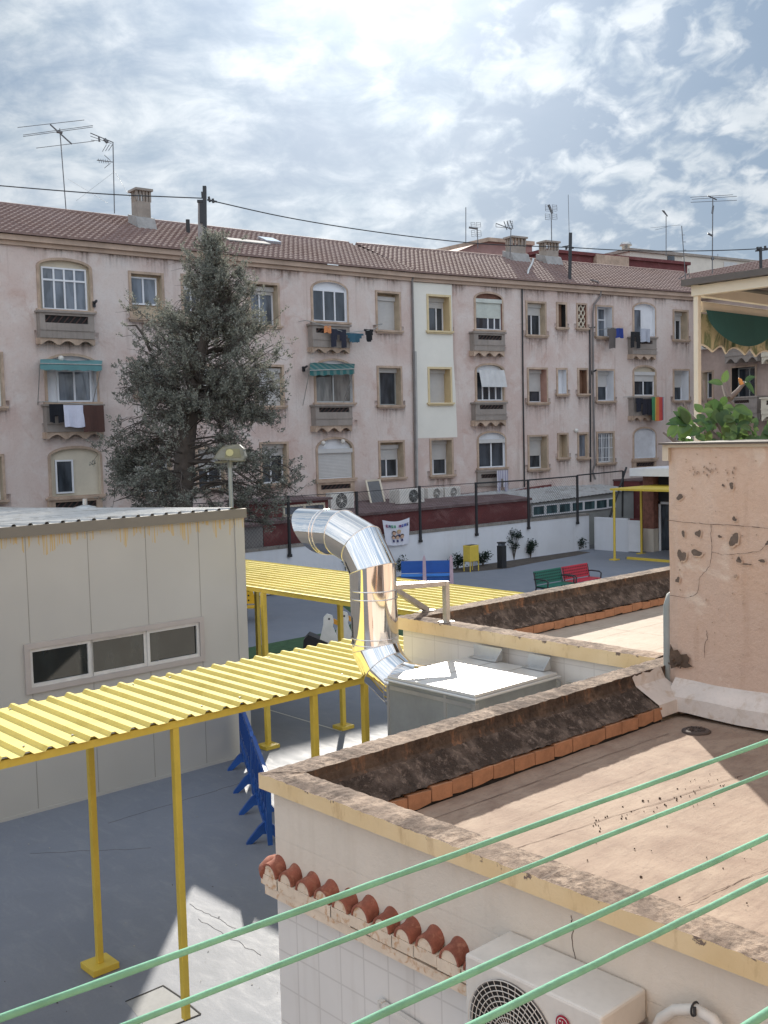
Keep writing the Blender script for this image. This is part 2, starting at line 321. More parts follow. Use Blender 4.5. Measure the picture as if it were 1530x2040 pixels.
# ------------------------------------------------------------------ mesh builder
class MB:
    def __init__(s): s.v = []; s.f = []; s.m = []; s.sm = []; s.cur = 0; s.smooth = False
    def face(s, pts):
        i = len(s.v); s.v += [V(p) for p in pts]; s.f.append(tuple(range(i, i+len(pts)))); s.m.append(s.cur); s.sm.append(s.smooth); return s
    def grid(s, rows, closed=False):
        i = len(s.v); n = len(rows[0])
        for r in rows: s.v += [V(p) for p in r]
        for a in range(len(rows)-1):
            for b in range(n if closed else n-1):
                c = (b+1) % n
                s.f.append((i+a*n+b, i+a*n+c, i+(a+1)*n+c, i+(a+1)*n+b)); s.m.append(s.cur); s.sm.append(s.smooth)
        return s
    def obox(s, o, a, b, c):
        o, a, b, c = V(o), V(a), V(b), V(c)
        p = [o, o+a, o+a+b, o+b, o+c, o+a+c, o+a+b+c, o+b+c]; i = len(s.v); s.v += p
        for q in ((0, 3, 2, 1), (4, 5, 6, 7), (0, 1, 5, 4), (1, 2, 6, 5), (2, 3, 7, 6), (3, 0, 4, 7)):
            s.f.append(tuple(i+k for k in q)); s.m.append(s.cur); s.sm.append(False)
        return s
    def box(s, x0, x1, y0, y1, z0, z1): return s.obox((x0, y0, z0), (x1-x0, 0, 0), (0, y1-y0, 0), (0, 0, z1-z0))
    def bar(s, p, q, w, h=None, up=V((0, 0, 1))):
        p, q = V(p), V(q); h = h or w; d = (q-p).normalized(); a = d.cross(up)
        if a.length < 1e-3: a = d.cross(V((1, 0, 0)))
        a.normalize(); c = a.cross(d)
        return s.obox(p-a*w/2-c*h/2, a*w, c*h, q-p)
    def path(s, pts, r, n=8, caps=True):
        pts = [V(p) for p in pts]; rs = r if isinstance(r, (list, tuple)) else [r]*len(pts); rows = []
        ref = None
        for i, p in enumerate(pts):
            d = (pts[min(i+1, len(pts)-1)]-pts[max(i-1, 0)]).normalized()
            if ref is None: ref = d.cross(V((0, 0, 1))); ref = ref if ref.length > 1e-2 else d.cross(V((1, 0, 0)))
            a = (ref - d*ref.dot(d)).normalized(); ref = a; c = d.cross(a)
            rows.append([p+(a*math.cos(t)+c*math.sin(t))*rs[i] for t in [2*math.pi*k/n for k in range(n)]])
        sm = s.smooth; s.smooth = True; s.grid(rows, True); s.smooth = sm
        if caps: s.face(rows[0][::-1]); s.face(rows[-1])
        return s
    def tube(s, p, q, r, n=8): return s.path([p, q], r, n)
    def prism(s, loop, ext):
        """closed planar loop extruded by a vector, capped both ends (tessellated)"""
        loop = [V(p) for p in loop]; ext = V(ext); tri = tessellate_polygon([loop]); i = len(s.v)
        s.v += loop + [p+ext for p in loop]; n = len(loop)
        for t in tri:
            s.f.append(tuple(i+k for k in t)); s.f.append(tuple(i+n+k for k in reversed(t))); s.m += [s.cur]*2; s.sm += [False]*2
        for k in range(n):
            s.f.append((i+k, i+(k+1) % n, i+n+(k+1) % n, i+n+k)); s.m.append(s.cur); s.sm.append(s.smooth)
        return s
    def build(s, name, mats, parent=None, base=None, bevel=0):
        me = bpy.data.meshes.new(name); mats = mats if isinstance(mats, (list, tuple)) else [mats]
        org = V(base) if base is not None else V((0, 0, 0)); inv = parent.matrix_world.inverted() if parent else Matrix.Translation(-org)
        me.from_pydata([inv @ p for p in s.v], [], s.f)
        for mt in mats: me.materials.append(mt)
        me.polygons.foreach_set('material_index', s.m); me.polygons.foreach_set('use_smooth', s.sm); me.update()
        ob = bpy.data.objects.new(name, me); C.collection.objects.link(ob)
        if parent: ob.parent = parent; ob.matrix_world = parent.matrix_world.copy()
        else: ob.location = org; ob.matrix_world = Matrix.Translation(org)
        if bevel:
            bv = ob.modifiers.new('bevel', 'BEVEL'); bv.width = bevel; bv.segments = 2; bv.limit_method = 'ANGLE'
        return ob
# object coordinates: every part's mesh keeps its thing's frame, so textures run on across parts
def tag(o, label, cat, group=None):
    o['label'] = label; o['category'] = cat
    if group: o['group'] = group
    return o
def thing(name, label, cat, loc, rz=0, group=None):
    o = bpy.data.objects.new(name, None); C.collection.objects.link(o); o.empty_display_size = .2
    o.matrix_world = Matrix.Translation(V(loc)) @ Matrix.Rotation(rz, 4, 'Z'); return tag(o, label, cat, group)
def struct(mb, name, mt, kind='structure'):
    o = mb.build(name, mt); o['kind'] = kind; return o
def copy_tree(o, parent=None):
    c = o.copy(); C.collection.objects.link(c)
    if parent: c.parent = parent
    for ch in [x for x in C.objects if x.parent == o]: copy_tree(ch, c)
    return c
Z = V((0, 0, 1))

# ================================================================== GROUND
struct(MB().face([(-400, -400, 0), (400, -400, 0), (400, 400, 0), (-400, 400, 0)]), 'ground', mat('street_asphalt', (.10, .10, .105), .9, var=.2, scale=.5))
WA, WB = V((14.0, 28.55, 0)), V((37.75, 27.85, 0))       # yard wall line
struct(MB().face([(-12, 0, .004), (44, 0, .004), (44, 27.7, .004), (WB.x, WB.y, .004), (WA.x, WA.y, .004), (-12, 28.5, .004)]), 'yard_pavement', M_YARD)
# artificial turf sheets with a curved far edge
g = [at_z(*p, .008) for p in ((440, 1300), (495, 1290), (560, 1277), (640, 1262), (690, 1250), (706, 1237), (700, 1222), (680, 1205), (660, 1192), (700, 1180), (800, 1185), (880, 1190), (960, 1200), (900, 1260), (700, 1300), (440, 1330))]
struct(MB().prism(g, (0, 0, -.003)), 'turf', M_GRASS)
# planting bed along the wall
pts = [at_z(*p, .012) for p in ((440, 1190), (600, 1178), (700, 1165), (800, 1150), (900, 1141), (948, 1138), (1010, 1132), (1060, 1122), (1110, 1113), (1150, 1106), (1176, 1100))]
up = [WA.lerp(WB, (p.x-WA.x)/(WB.x-WA.x))+V((0, -.12, .012)) for p in reversed(pts)]
struct(MB().prism(pts+up, (0, 0, -.004)), 'planting_bed', M_SOIL, 'structure')
# manhole covers / joints in the yard
mb = MB(); q = [at_z(*p, .009) for p in ((250, 1995), (325, 1963), (358, 1985), (400, 2020), (300, 2060), (262, 2008))]
o = thing('manhole_cover', 'square concrete manhole cover flush in the yard paving beside the yellow post', 'manhole cover', q[0])
for a, b_ in zip(q[:4], q[1:5]): mb.bar(a, b_, .012, .004)
mb.build('cover_rim', M_DARK, o); MB().prism([V((p.x, p.y, .006)) for p in q], (0, 0, -.001)).build('cover_slab', mat('pale_cement_patch', (.24, .245, .25), .8, var=.15), o)
mb = MB(); a = at_z(512, 1407, .007); b_ = at_z(680, 1457, .007); mb.bar(a, b_, .03, .004); mb.build('floor_line', mat('pale_line_paint', (.5, .5, .46), .7))
bpy.data.objects['floor_line']['kind'] = 'structure'

mb = MB(); r = random.Random(88)
for k in range(150):
    c = at_z(r.uniform(10, 1180), r.uniform(1120, 2030), .008); s_ = r.uniform(.006, .022); a = r.uniform(0, 3.1); u = V((math.cos(a), math.sin(a), 0))*s_; v = V((-math.sin(a), math.cos(a), .2))*s_*r.uniform(.4, .8); mb.cur = 0 if k % 3 else 1; mb.obox(c, u, v, Z*.003)
for (x0, y0, x1, y1) in ((378, 1800, 470, 1850), (395, 1830, 520, 1905), (60, 1700, 300, 1690), (215, 1640, 480, 1560)):
    p, q = at_z(x0, y0, .0065), at_z(x1, y1, .0065); n = 14; last = p; mb.cur = 1
    for i in range(1, n+1): nx = p.lerp(q, i/n)+V((r.gauss(0, .012), r.gauss(0, .012), 0)); mb.bar(last, nx, .0022, .002); last = nx
struct(mb, 'yard_litter', [mat('dry_pale_litter', (.35, .34, .3), .9), mat('dark_litter', (.07, .06, .05), .9)], 'stuff')

# ================================================================== APARTMENT BUILDING (facade in two straight runs) + WING
class Seg:
    def __init__(s, O, az): s.o = V(O); s.t = V((math.cos(az), math.sin(az), 0)); s.n = V((s.t.y, -s.t.x, 0)); s.holes = []
    def P(s, u, d, z): return s.o + s.t*u + s.n*d + Z*(z-s.o.z)
    def uz(s, x, y, d=0):
        p = at_pl(x, y, s.o+s.n*d, s.n); return (p-s.o).dot(s.t), p.z
    def box(s, mb, u0, u1, d0, d1, z0, z1): return mb.obox(s.P(u0, d0, z0), s.t*(u1-u0), s.n*(d1-d0), Z*(z1-z0))
    def rect(s, l, t, r, b, d=0):
        cx, cy = (l+r)/2, (t+b)/2
        return s.uz(l, cy, d)[0], s.uz(r, cy, d)[0], s.uz(cx, b, d)[1], s.uz(cx, t, d)[1]
az1 = YA - rad(52.365); az2 = YA - rad(58.0)
S1 = Seg((14.285, 33.628, 0), az1)
Q = V((31.483, 32.169, 0)); S2 = Seg(Q, az2)
LEN1 = (Q-S1.o).dot(S1.t)
c_end = at_pl(1392, 700, S2.o, S2.n); c_end.z = 0; LEN2 = (c_end-Q).dot(S2.t)
S3 = Seg(c_end, az2 - rad(90))
EAVE = 12.05
apt = thing('apartment_building', 'long three storey pink plaster apartment block with arched windows and clay tile roof', 'apartment building', (14.285, 33.628, 0))
wing = thing('apartment_wing', 'corner wing with grey balconies seen behind the pergola awning', 'apartment building', c_end)

def wloop(u0, u1, z0, z1, zs=None):
    if zs is None: return [(u0, z0), (u1, z0), (u1, z1), (u0, z1)]
    c = (u0+u1)/2; h = (u1-u0)/2
    return [(u0, z0), (u1, z0)] + [(c+h*math.cos(a), zs+(z1-zs)*math.sin(a)) for a in [math.pi*k/12 for k in range(13)]]
def slats(seg, mb, u0, u1, d, z0, z1, p=.055):
    k = max(1, int((z1-z0)/p)); h = (z1-z0)/k
    for i in range(k): mb.face([seg.P(u0, d, z0+i*h), seg.P(u1, d, z0+i*h), seg.P(u1, d+.012, z0+(i+.85)*h), seg.P(u0, d+.012, z0+(i+.85)*h)])
    for i in range(k): mb.face([seg.P(u0, d+.012, z0+(i+.85)*h), seg.P(u1, d+.012, z0+(i+.85)*h), seg.P(u1, d, z0+(i+1)*h), seg.P(u0, d, z0+(i+1)*h)])
def window(seg, bld, l, t, r, b, arch=None, rec=.34, f=0., vert=(.5,), trans=None, wl=0., wr=1., wb=0., wt=1., rev=None, sur=None, gl=None, panel=None, sill=True, bars=False, lattice=False, frame=True, fm=None, col=None, ins=.09):
    """l,t,r,b outer edge of the surround as measured; f = part covered by the roller shutter from the top"""
    U0, U1, Z0, Z1 = seg.rect(l, t, r, b); zs = seg.uz((l+r)/2, arch)[1] if arch else None
    u0, u1, z0, z1 = U0+ins, U1-ins, Z0+(.04 if sill else .0), Z1-ins
    if zs: zs -= .02
    inner = wloop(u0, u1, z0, z1, zs); outer = wloop(U0, U1, z0, Z1, zs)
    seg.holes.append(inner)
    w = MB(); w.cur = 0
    n = len(inner)
    for k in range(n):
        a, c = k, (k+1) % n
        if k == 0: continue
        w.face([seg.P(*p) for p in ((inner[a][0], .045, inner[a][1]), (inner[c][0], .045, inner[c][1]), (outer[c][0], .045, outer[c][1]), (outer[a][0], .045, outer[a][1]))])
        w.face([seg.P(*p) for p in ((outer[a][0], .045, outer[a][1]), (outer[c][0], .045, outer[c][1]), (outer[c][0], 0, outer[c][1]), (outer[a][0], 0, outer[a][1]))])
    for k in range(n):
        a, c = k, (k+1) % n; w.cur = 1
        w.face([seg.P(inner[a][0], .045, inner[a][1]), seg.P(inner[a][0], -rec, inner[a][1]), seg.P(inner[c][0], -rec, inner[c][1]), seg.P(inner[c][0], .045, inner[c][1])])
    w.cur = 2 if panel else 1
    lp = [seg.P(u, -rec, z) for u, z in inner]
    for tr in tessellate_polygon([lp]): w.face([lp[i] for i in tr])
    if sill:
        w.cur = 0; seg.box(w, U0-.07, U1+.07, -.02, .13, z0-.075, z0)
        seg.box(w, U0-.02, U1+.02, 0, .09, z0-.13, z0-.076)
    wo = w.build('window', [sur or M_SURR, rev or M_REVEAL, panel or M_CREAM], bld)
    if lattice:
        L = MB(); nr = int((z1-z0)/.3)
        for i in range(nr):
            zc = z0+(i+.5)*(z1-z0)/nr; h = (z1-z0)/nr/2
            for a in range(2):
                uc = u0+(a+.5)*(u1-u0)/2; ww = (u1-u0)/4
                L.bar(seg.P(uc-ww, -.05, zc-h), seg.P(uc+ww, -.05, zc+h), .045, .05, seg.n); L.bar(seg.P(uc-ww, -.06, zc+h), seg.P(uc+ww, -.06, zc-h), .045, .05, seg.n)
        L.build('lattice', M_CREAM, wo); return wo
    if not frame: return wo
    fm = fm or M_WHITE; ztop = zs if zs else z1
    a0, a1 = u0+(u1-u0)*wl, u0+(u1-u0)*wr; b0 = z0+(ztop-z0)*wb; b1 = z0+(ztop-z0)*wt
    if zs and panel is None: pass
    F = MB(); e = .055; d0, d1 = -rec+.01, -rec+.07
    seg.box(F, a0, a0+e, d0, d1, b0, b1); seg.box(F, a1-e, a1, d0, d1, b0, b1)
    seg.box(F, a0+e, a1-e, d0, d1, b0, b0+e); seg.box(F, a0+e, a1-e, d0, d1, b1-e, b1)
    for v in vert: uc = a0+(a1-a0)*v; seg.box(F, uc-.03, uc+.03, d0, d1-.004, b0+e, b1-e)
    if trans: zt = b0+(b1-b0)*trans; seg.box(F, a0+e, a1-e, d0, d1+.004, zt-.03, zt+.03)
    F.build('frame', fm, wo)
    pn = MB().face([seg.P(a0+e, -rec+.03, b0+e), seg.P(a1-e, -rec+.03, b0+e), seg.P(a1-e, -rec+.03, b1-e), seg.P(a0+e, -rec+.03, b1-e)])
    pn.build('pane', gl or M_GLASS, wo)
    if f > 0:
        s = MB(); zz = b1-(b1-b0)*f; slats(seg, s, a0+.02, a1-.02, -rec+.075, zz, b1-.17); seg.box(s, a0, a1, -rec+.02, -rec+.16, b1-.17, b1)
        s.build('roller_shutter', col or M_SHUT, wo)
    if bars:
        s = MB()
        for i in range(9): uu = u0+(u1-u0)*(i+.5)/9; s.tube(seg.P(uu, -.03, z0), seg.P(uu, -.03, z1), .014, 5)
        for i in range(3): zz = z0+(z1-z0)*(i+.5)/3; s.bar(seg.P(u0, -.03, zz), seg.P(u1, -.03, zz), .02)
        s.build('window_bars', M_WHITE, wo)
    return wo
def balcony(seg, bld, l, t, r, b, slot, cb=None, depth=.34, m_=None):
    """box balcony front under an arched window: moulded rail, lattice slot, scalloped corbels"""
    U0, U1, Z0, Z1 = seg.rect(l, t, r, b, depth); mt = m_ or M_GREYP
    if t > b: return
    L, T, R, B = slot; a0, a1, b0, b1 = seg.rect(L, T, R, B, depth)
    w = MB()
    seg.box(w, U0-.06, U1+.06, 0, depth+.06, Z1-.07, Z1)                    # rail
    seg.box(w, U0, U1, 0, depth-.08, Z0, Z1-.07)
    for x0, x1, y0, y1 in ((U0, a0, Z0, Z1-.07), (a1, U1, Z0, Z1-.07), (a0, a1, Z0, b0), (a0, a1, b1, Z1-.07)): seg.box(w, x0, x1, depth-.08, depth, y0, y1)
    zm = (b0+Z0)/2; seg.box(w, U0-.015, U1+.015, depth, depth+.025, zm, zm+.05)
    bo = w.build('balcony', mt, bld)
    lt = MB(); lt.face([seg.P(a0, depth-.075, b0), seg.P(a1, depth-.075, b0), seg.P(a1, depth-.075, b1), seg.P(a0, depth-.075, b1)])
    lt.cur = 1; n = 7
    for i in range(n):
        x = a0+(a1-a0)*(i)/n; x2 = x+(a1-a0)/n
        lt.bar(seg.P(x, depth-.05, b0), seg.P(x2, depth-.05, b1), .035, .04, seg.n)
    lt.build('lattice_slot', [M_DARK, M_DARKLAT], bo)
    if cb:
        zc = seg.uz((l+r)/2, cb, depth)[1]; n = 3; c = MB(); wd = (U1-U0)/n
        for i in range(n):
            s0 = U0+i*wd; lp = [seg.P(s0, depth-.12, Z0), seg.P(s0, depth-.12, zc)]+[seg.P(s0+wd*(.09+.82*k/8), depth-.12, zc+(Z0-zc)*.62*math.sin(math.pi*k/8)) for k in range(9)]+[seg.P(s0+wd, depth-.12, zc), seg.P(s0+wd, depth-.12, Z0)]
            c.prism(lp, seg.n*.08)
        for i in range(n+1): seg.box(c, U0+i*wd-.05, U0+i*wd+.05, 0, depth-.125, zc+.02, Z0-.001)
        c.build('corbel', m_ or M_SURR, bo)
    return bo
A, B2, B3 = S1, S2, S3
# --- top floor
window(A, apt, 73, 514, 184, 620, arch=532, rec=.14, vert=(.27, .5, .73), trans=.70, wl=.06, wr=.95, wt=1.0, gl=M_GLASSB, panel=M_CREAM, rev=M_REVEAL)
balcony(A, apt, 80, 620, 188, 674, (90, 629, 176, 644), 687)
window(A, apt, 257, 542, 327, 637, rec=.22, wb=.32, wt=.95, wr=.9, gl=M_GLASSB, panel=M_REVEAL)
window(A, apt, 361, 547, 410, 636, rec=.3, gl=M_GLASS, f=.3)
window(A, apt, 495, 562, 557, 650, rec=.42, f=.2, gl=M_GLASSB, wt=.97)
window(A, apt, 619, 558, 693, 643, arch=577, rec=.10, vert=(.34, .67), gl=M_GLASS, panel=M_WHITE, rev=M_WHITE)
balcony(A, apt, 623, 646, 697, 692, (630, 655, 690, 664), 703)
window(A, apt, 748, 580, 798, 660, rec=.40, f=.97, wt=.93)
window(B2, apt, 850, 587, 898, 661, rec=.52, f=.30, vert=(.2, .66), rev=M_REVP, sur=M_SURRY)
window(B2, apt, 944, 581, 1002, 659, arch=595, rec=.12, f=.62, vert=(.5, .75), rev=M_BROWNLAT, panel=M_BROWNLAT, gl=M_GLASS, col=mat('greenish_shutter', (.50, .53, .49), .6))
balcony(B2, apt, 945, 661, 1006, 699, (953, 668, 1000, 677), 710)
window(B2, apt, 1047, 600, 1088, 669, rec=.40, f=.36)
window(B2, apt, 1108, 602, 1129, 654, rec=.25, frame=False, rev=M_DARK, panel=M_BROWN, ins=.11)
window(B2, apt, 1148, 604, 1169, 655, rec=.3, lattice=True, panel=M_BROWNLAT, rev=M_BROWNLAT, ins=.08)
window(B2, apt, 1186, 608, 1221, 672, rec=.5, gl=M_GLASSB, trans=.6, rev=M_WHITE)
window(B2, apt, 1260, 602, 1306, 672, arch=615, rec=.12, wl=.0, wr=.42, vert=(), gl=M_GLASSB, panel=M_WHITE, rev=M_WHITE)
balcony(B2, apt, 1261, 671, 1308, 706, (1270, 678, 1300, 685), 716)
window(B2, apt, 1340, 617, 1371, 678, rec=.5, f=.3, vert=(.6,))
# --- middle floor
window(A, apt, -62, 700, 8, 812, rec=.2, gl=M_GLASS)
window(A, apt, 88, 704, 196, 803, arch=726, rec=.16, wl=.22, wr=.92, wt=.86, gl=M_GLASSB, panel=M_WHITE, rev=M_WHITE)
balcony(A, apt, 93, 805, 206, 860, (104, 815, 190, 829), 874)
window(A, apt, 268, 722, 336, 790, rec=.3, f=.3)
window(A, apt, 375, 725, 440, 800, rec=.3, f=.6)
window(A, apt, 508, 726, 566, 810, rec=.25, f=.97, wt=.97)
window(A, apt, 625, 714, 704, 804, arch=735, rec=.12, gl=M_GLASSC, panel=M_WHITE, rev=M_WHITE, fm=mat('aluminium_frame', (.42, .43, .43), .4, metal=.4))
balcony(A, apt, 629, 806, 702, 848, (636, 812, 696, 821), 860)
window(A, apt, 751, 729, 801, 809, rec=.38, f=.12, gl=M_GLASS, vert=(.25,), fm=M_PAINTG)
window(B2, apt, 852, 731, 900, 804, rec=.52, f=.97, rev=M_REVP, sur=M_SURRY)
window(B2, apt, 946, 723, 1005, 800, arch=737, rec=.12, vert=(.25, .5, .75), wt=.97, panel=M_WHITE, rev=M_REVEAL)
balcony(B2, apt, 948, 801, 1009, 837, (956, 807, 1003, 815), 849)
window(B2, apt, 1050, 732, 1091, 803, rec=.48, f=.66, vert=(), rev=mat('rose_reveal', (.42, .25, .2), .9))
window(B2, apt, 1108, 733, 1130, 786, rec=.25, frame=False, rev=M_WHITE, panel=M_WHITE, ins=.09)
window(B2, apt, 1150, 733, 1171, 786, rec=.3, frame=False, rev=M_BROWN, panel=M_BROWN, ins=.1)
window(B2, apt, 1187, 735, 1224, 800, rec=.5, f=.52, vert=(), rev=M_WHITE)
window(B2, apt, 1260, 727, 1307, 790, arch=740, rec=.14, f=.40, panel=M_CREAM)
balcony(B2, apt, 1262, 791, 1309, 828, (1270, 798, 1300, 805), 838)
window(B2, apt, 1340, 735, 1373, 799, rec=.5, f=.55, vert=(), rev=M_WHITE)
# --- lower floor
window(A, apt, -55, 905, 10, 1000, rec=.35, f=.4)
window(A, apt, 96, 888, 204, 989, arch=908, rec=.10, wl=.10, wr=.46, wb=.06, wt=.92, vert=(), panel=M_CREAM, rev=M_CREAM)
balcony(A, apt, 98, 990, 205, 1030, (111, 999, 193, 1012), 1042, depth=.16, m_=M_SURR)
window(A, apt, 275, 895, 343, 982, rec=.3, vert=(.5,), gl=M_GLASS)
window(A, apt, 390, 890, 450, 975, rec=.3, f=.5)
window(A, apt, 518, 880, 575, 965, rec=.35, f=.3)
window(A, apt, 629, 870, 705, 955, arch=893, rec=.12, f=.97, vert=(), panel=M_WHITE, rev=M_REVEAL)
balcony(A, apt, 634, 957, 707, 990, (640, 965, 699, 974), None, depth=.12, m_=M_SURR)
window(A, apt, 754, 877, 806, 953, rec=.45, f=.46, wt=.93, rev=M_REVEAL)
window(B2, apt, 856, 873, 903, 948, rec=.50, f=.56, vert=(.35,), rev=M_REVEAL)
window(B2, apt, 950, 858, 1008, 933, arch=874, rec=.10, vert=(.5,), panel=M_WHITE, rev=M_WHITE, f=.12)
balcony(B2, apt, 952, 936, 1009, 968, (959, 944, 1000, 952), None, depth=.12)
window(B2, apt, 1051, 866, 1092, 935, rec=.50, f=.60, vert=(.3,), rev=M_REVEAL)
window(B2, apt, 1110, 862, 1132, 913, rec=.35, frame=False, panel=M_REVEAL, rev=M_REVEAL)
window(B2, apt, 1150, 861, 1172, 913, rec=.12, vert=(), gl=M_GLASSB, fm=M_SURR)
window(B2, apt, 1188, 859, 1224, 923, rec=.3, bars=True, gl=M_GLASSB)
window(B2, apt, 1260, 850, 1307, 914, arch=866, rec=.08, frame=False, panel=mat('white_metal_shutter', (.56, .57, .60), .5), rev=M_WHITE)
balcony(B2, apt, 1262, 916, 1308, 945, (1268, 921, 1304, 929), None, depth=.12, m_=M_SURR)
window(B2, apt, 1342, 852, 1375, 915, rec=.4, f=.3)

# walls with the openings cut
def wall(seg, u0, u1, z1, name, bld, mt):
    loops = [[V((u0, 0, 0)), V((u1, 0, 0)), V((u1, z1, 0)), V((u0, z1, 0))]]+[[V((u, z, 0)) for u, z in reversed(h)] for h in seg.holes]
    flat = [p for l in loops for p in l]; mb = MB()
    i = len(mb.v); mb.v = [seg.P(p.x, 0, p.y) for p in flat]
    for t in tessellate_polygon(loops): mb.f.append(tuple(t)); mb.m.append(0); mb.sm.append(False)
    return mb
W = wall(A, -14, LEN1, EAVE, 'wall', apt, M_FAC); W2 = wall(B2, 0, LEN2, EAVE, 'wall', apt, M_FAC)
off = len(W.v); W.v += W2.v; W.f += [tuple(k+off for k in f_) for f_ in W2.f]; W.m += W2.m; W.sm += W2.sm
DEP = 9.5
pl = [A.P(-14, 0, 0), A.P(-14, -DEP, 0)]
W.face([A.P(-14, 0, 0), A.P(-14, 0, EAVE), A.P(-14, -DEP, EAVE), A.P(-14, -DEP, 0)])
W.face([A.P(-14, -DEP, 0), A.P(-14, -DEP, EAVE), A.P(LEN1, -DEP, EAVE), A.P(LEN1, -DEP, 0)]); W.face([B2.P(0, -DEP, 0), B2.P(0, -DEP, EAVE), B2.P(LEN2+9, -DEP, EAVE), B2.P(LEN2+9, -DEP, 0)])
# gutter cornice
cor = MB(); A.box(cor, -14, LEN1, .002, .22, EAVE-.20, EAVE-.02); B2.box(cor, .02, LEN2, .002, .22, EAVE-.20, EAVE-.02)
A.box(cor, -14, LEN1, .002, .10, EAVE-.34, EAVE-.201); B2.box(cor, .02, LEN2, .002, .10, EAVE-.34, EAVE-.201)
W.build('wall', M_FAC, apt); cor.build('cornice', mat('cornice_render', (.44, .33, .26), .9, var=.15, scale=1, streak=.2, stain=(.2, .14, .1)), apt)
u0, _ = B2.uz(824, 700); u1, zb = B2.uz(906, 871); zt = EAVE-.36
rp = MB(); u1b = B2.uz(911, 871)[0]
hs = [h for h in B2.holes if h[0][0] > u0 and h[1][0] < u1 and h[0][1] > zb]
lo = [[V((u0+.05, zb, 0)), V((u1b, zb, 0)), V((u1b-.05, zb+2, 0)), V((u1, zb+3.5, 0)), V((u1, zt, 0)), V((u0+.05, zt, 0))]]+[[V((u, z_, 0)) for u, z_ in reversed(wloop(h[0][0]-.09, h[1][0]+.09, h[0][1]-.05, h[2][1]+.09))] for h in hs]
fl = [p for l in lo for p in l]; rp.v = [B2.P(p.x, .006, p.y) for p in fl]
for t in tessellate_polygon(lo): rp.f.append(tuple(t)); rp.m.append(0); rp.sm.append(False)
rp.build('repainted_wall_patch', mat('fresh_offwhite_render', (.68, .66, .60), .9, var=.04, scale=1), apt)
# roof: stepped courses of clay tiles
RIDGE_D, RIDGE_Z = 4.6, 14.0
def tile_roof(mb, P, ua, ub, ec=14, ov=.30, d1=-RIDGE_D, z0=EAVE, z1=RIDGE_Z, wave=.23, hipa=0, hipb=0):
    for i in range(ec):
        a, b_ = i/ec, (i+1)/ec
        da, db = ov+(d1-ov)*a, ov+(d1-ov)*b_; za, zb_ = z0+(z1-z0)*a, z0+(z1-z0)*b_
        n = int((ub-ua)/wave*2); r0 = []; r1 = []; r2 = []
        for k in range(n+1):
            u = ua+(ub-ua)*k/n; h = .05*(k % 2); fu = lambda q: max(ua+hipa*q, min(ub-hipb*q, u))
            r0.append(P(fu(a), da+.02, za-.01)); r1.append(P(fu(a), da+.02, za+.06+h)); r2.append(P(fu(b_), db, zb_+h*.8+.01))
        mb.grid([r0, r1]); mb.grid([r1, r2])
R = MB(); tile_roof(R, A.P, -14, LEN1); tile_roof(R, B2.P, 0, LEN2+4.5)
for s_, a, b_ in ((A, -14, LEN1), (B2, 0, LEN2+6)):
    R.face([s_.P(a, -RIDGE_D, RIDGE_Z), s_.P(b_, -RIDGE_D, RIDGE_Z), s_.P(b_, -DEP-.2, EAVE), s_.P(a, -DEP-.2, EAVE)])
rof = R.build('roof', M_ROOF, apt)
rc = MB()
for s_, a, b_ in ((A, -14, LEN1), (B2, 0, LEN2+4)):
    k = a
    while k < b_: rc.path([s_.P(k, -RIDGE_D, RIDGE_Z-.02), s_.P(min(k+.5, b_), -RIDGE_D, RIDGE_Z+.01)], [.14, .11], 8); k += .45
rc.build('ridge_tiles', M_ROOF, rof)
# on-slope placement
def slope_pt(x, y, sg):
    k = (RIDGE_Z-EAVE)/(RIDGE_D+.3); nn = (sg.n*k+Z).normalized(); return at_pl(x, y, sg.P(0, .3, EAVE), nn)
def chimney(x0, x1, ytop, yb, sg):
    c = slope_pt((x0+x1)/2, yb, sg); u = (c-sg.o).dot(sg.t); d = (c-sg.o).dot(sg.n); zt = at_pl((x0+x1)/2, ytop, c, sg.n).z
    wd = abs(at_pl(x1, ytop+20, c, sg.n)[0]-at_pl(x0, ytop+20, c, sg.n)[0])*.86; hw = wd/2; dd = .55
    m_ = MB(); sg.box(m_, u-hw, u+hw, d-dd, d, c.z-.5, zt-.48)
    for i in range(5):
        uu = u-hw+(2*hw)*i/4-.04; sg.box(m_, uu, uu+.08, d-.08, d, zt-.479, zt-.09)
    for i in range(4): sg.box(m_, u+hw-.08, u+hw, d-dd+i*.14, d-dd+i*.14+.06, zt-.479, zt-.09); sg.box(m_, u-hw, u-hw+.08, d-dd+i*.14, d-dd+i*.14+.06, zt-.479, zt-.09)
    sg.box(m_, u-hw-.09, u+hw+.09, d-dd-.09, d+.09, zt-.088, zt)
    ch = m_.build('chimney', M_CEM, rof)
    b_ = MB(); b_.prism([sg.P(u-hw-.12, d+.32, c.z-.22), sg.P(u-hw-.12, d+.06, c.z+.42), sg.P(u-hw-.12, d-dd-.1, c.z+.62), sg.P(u-hw-.12, d-dd-.1, c.z-.2)], sg.t*(wd+.24)); b_.build('flashing', M_FLASH, rof)
chimney(274, 304, 376, 456, A); chimney(1019, 1050, 471, 522, B2); chimney(1086, 1115, 480, 528, B2)
p = slope_pt(545, 489, A); ex = (A.n*-1*(RIDGE_D+.3)+Z*(RIDGE_Z-EAVE)).normalized()
mb = MB(); nn = A.t.cross(ex).normalized(); nn = nn if nn.z > 0 else -nn
mb.obox(p-A.t*.35+nn*.06, A.t*.7, ex*.75, nn*.12); mb.build('skylight', mat('skylight_glass', (.5, .55, .6), .05, metal=.6), rof)
p = slope_pt(500, 489, A); MB().obox(p-A.t*1.0+nn*.09, A.t*1.9, ex*.45, nn*.05).build('flashing', M_FLASH, rof)
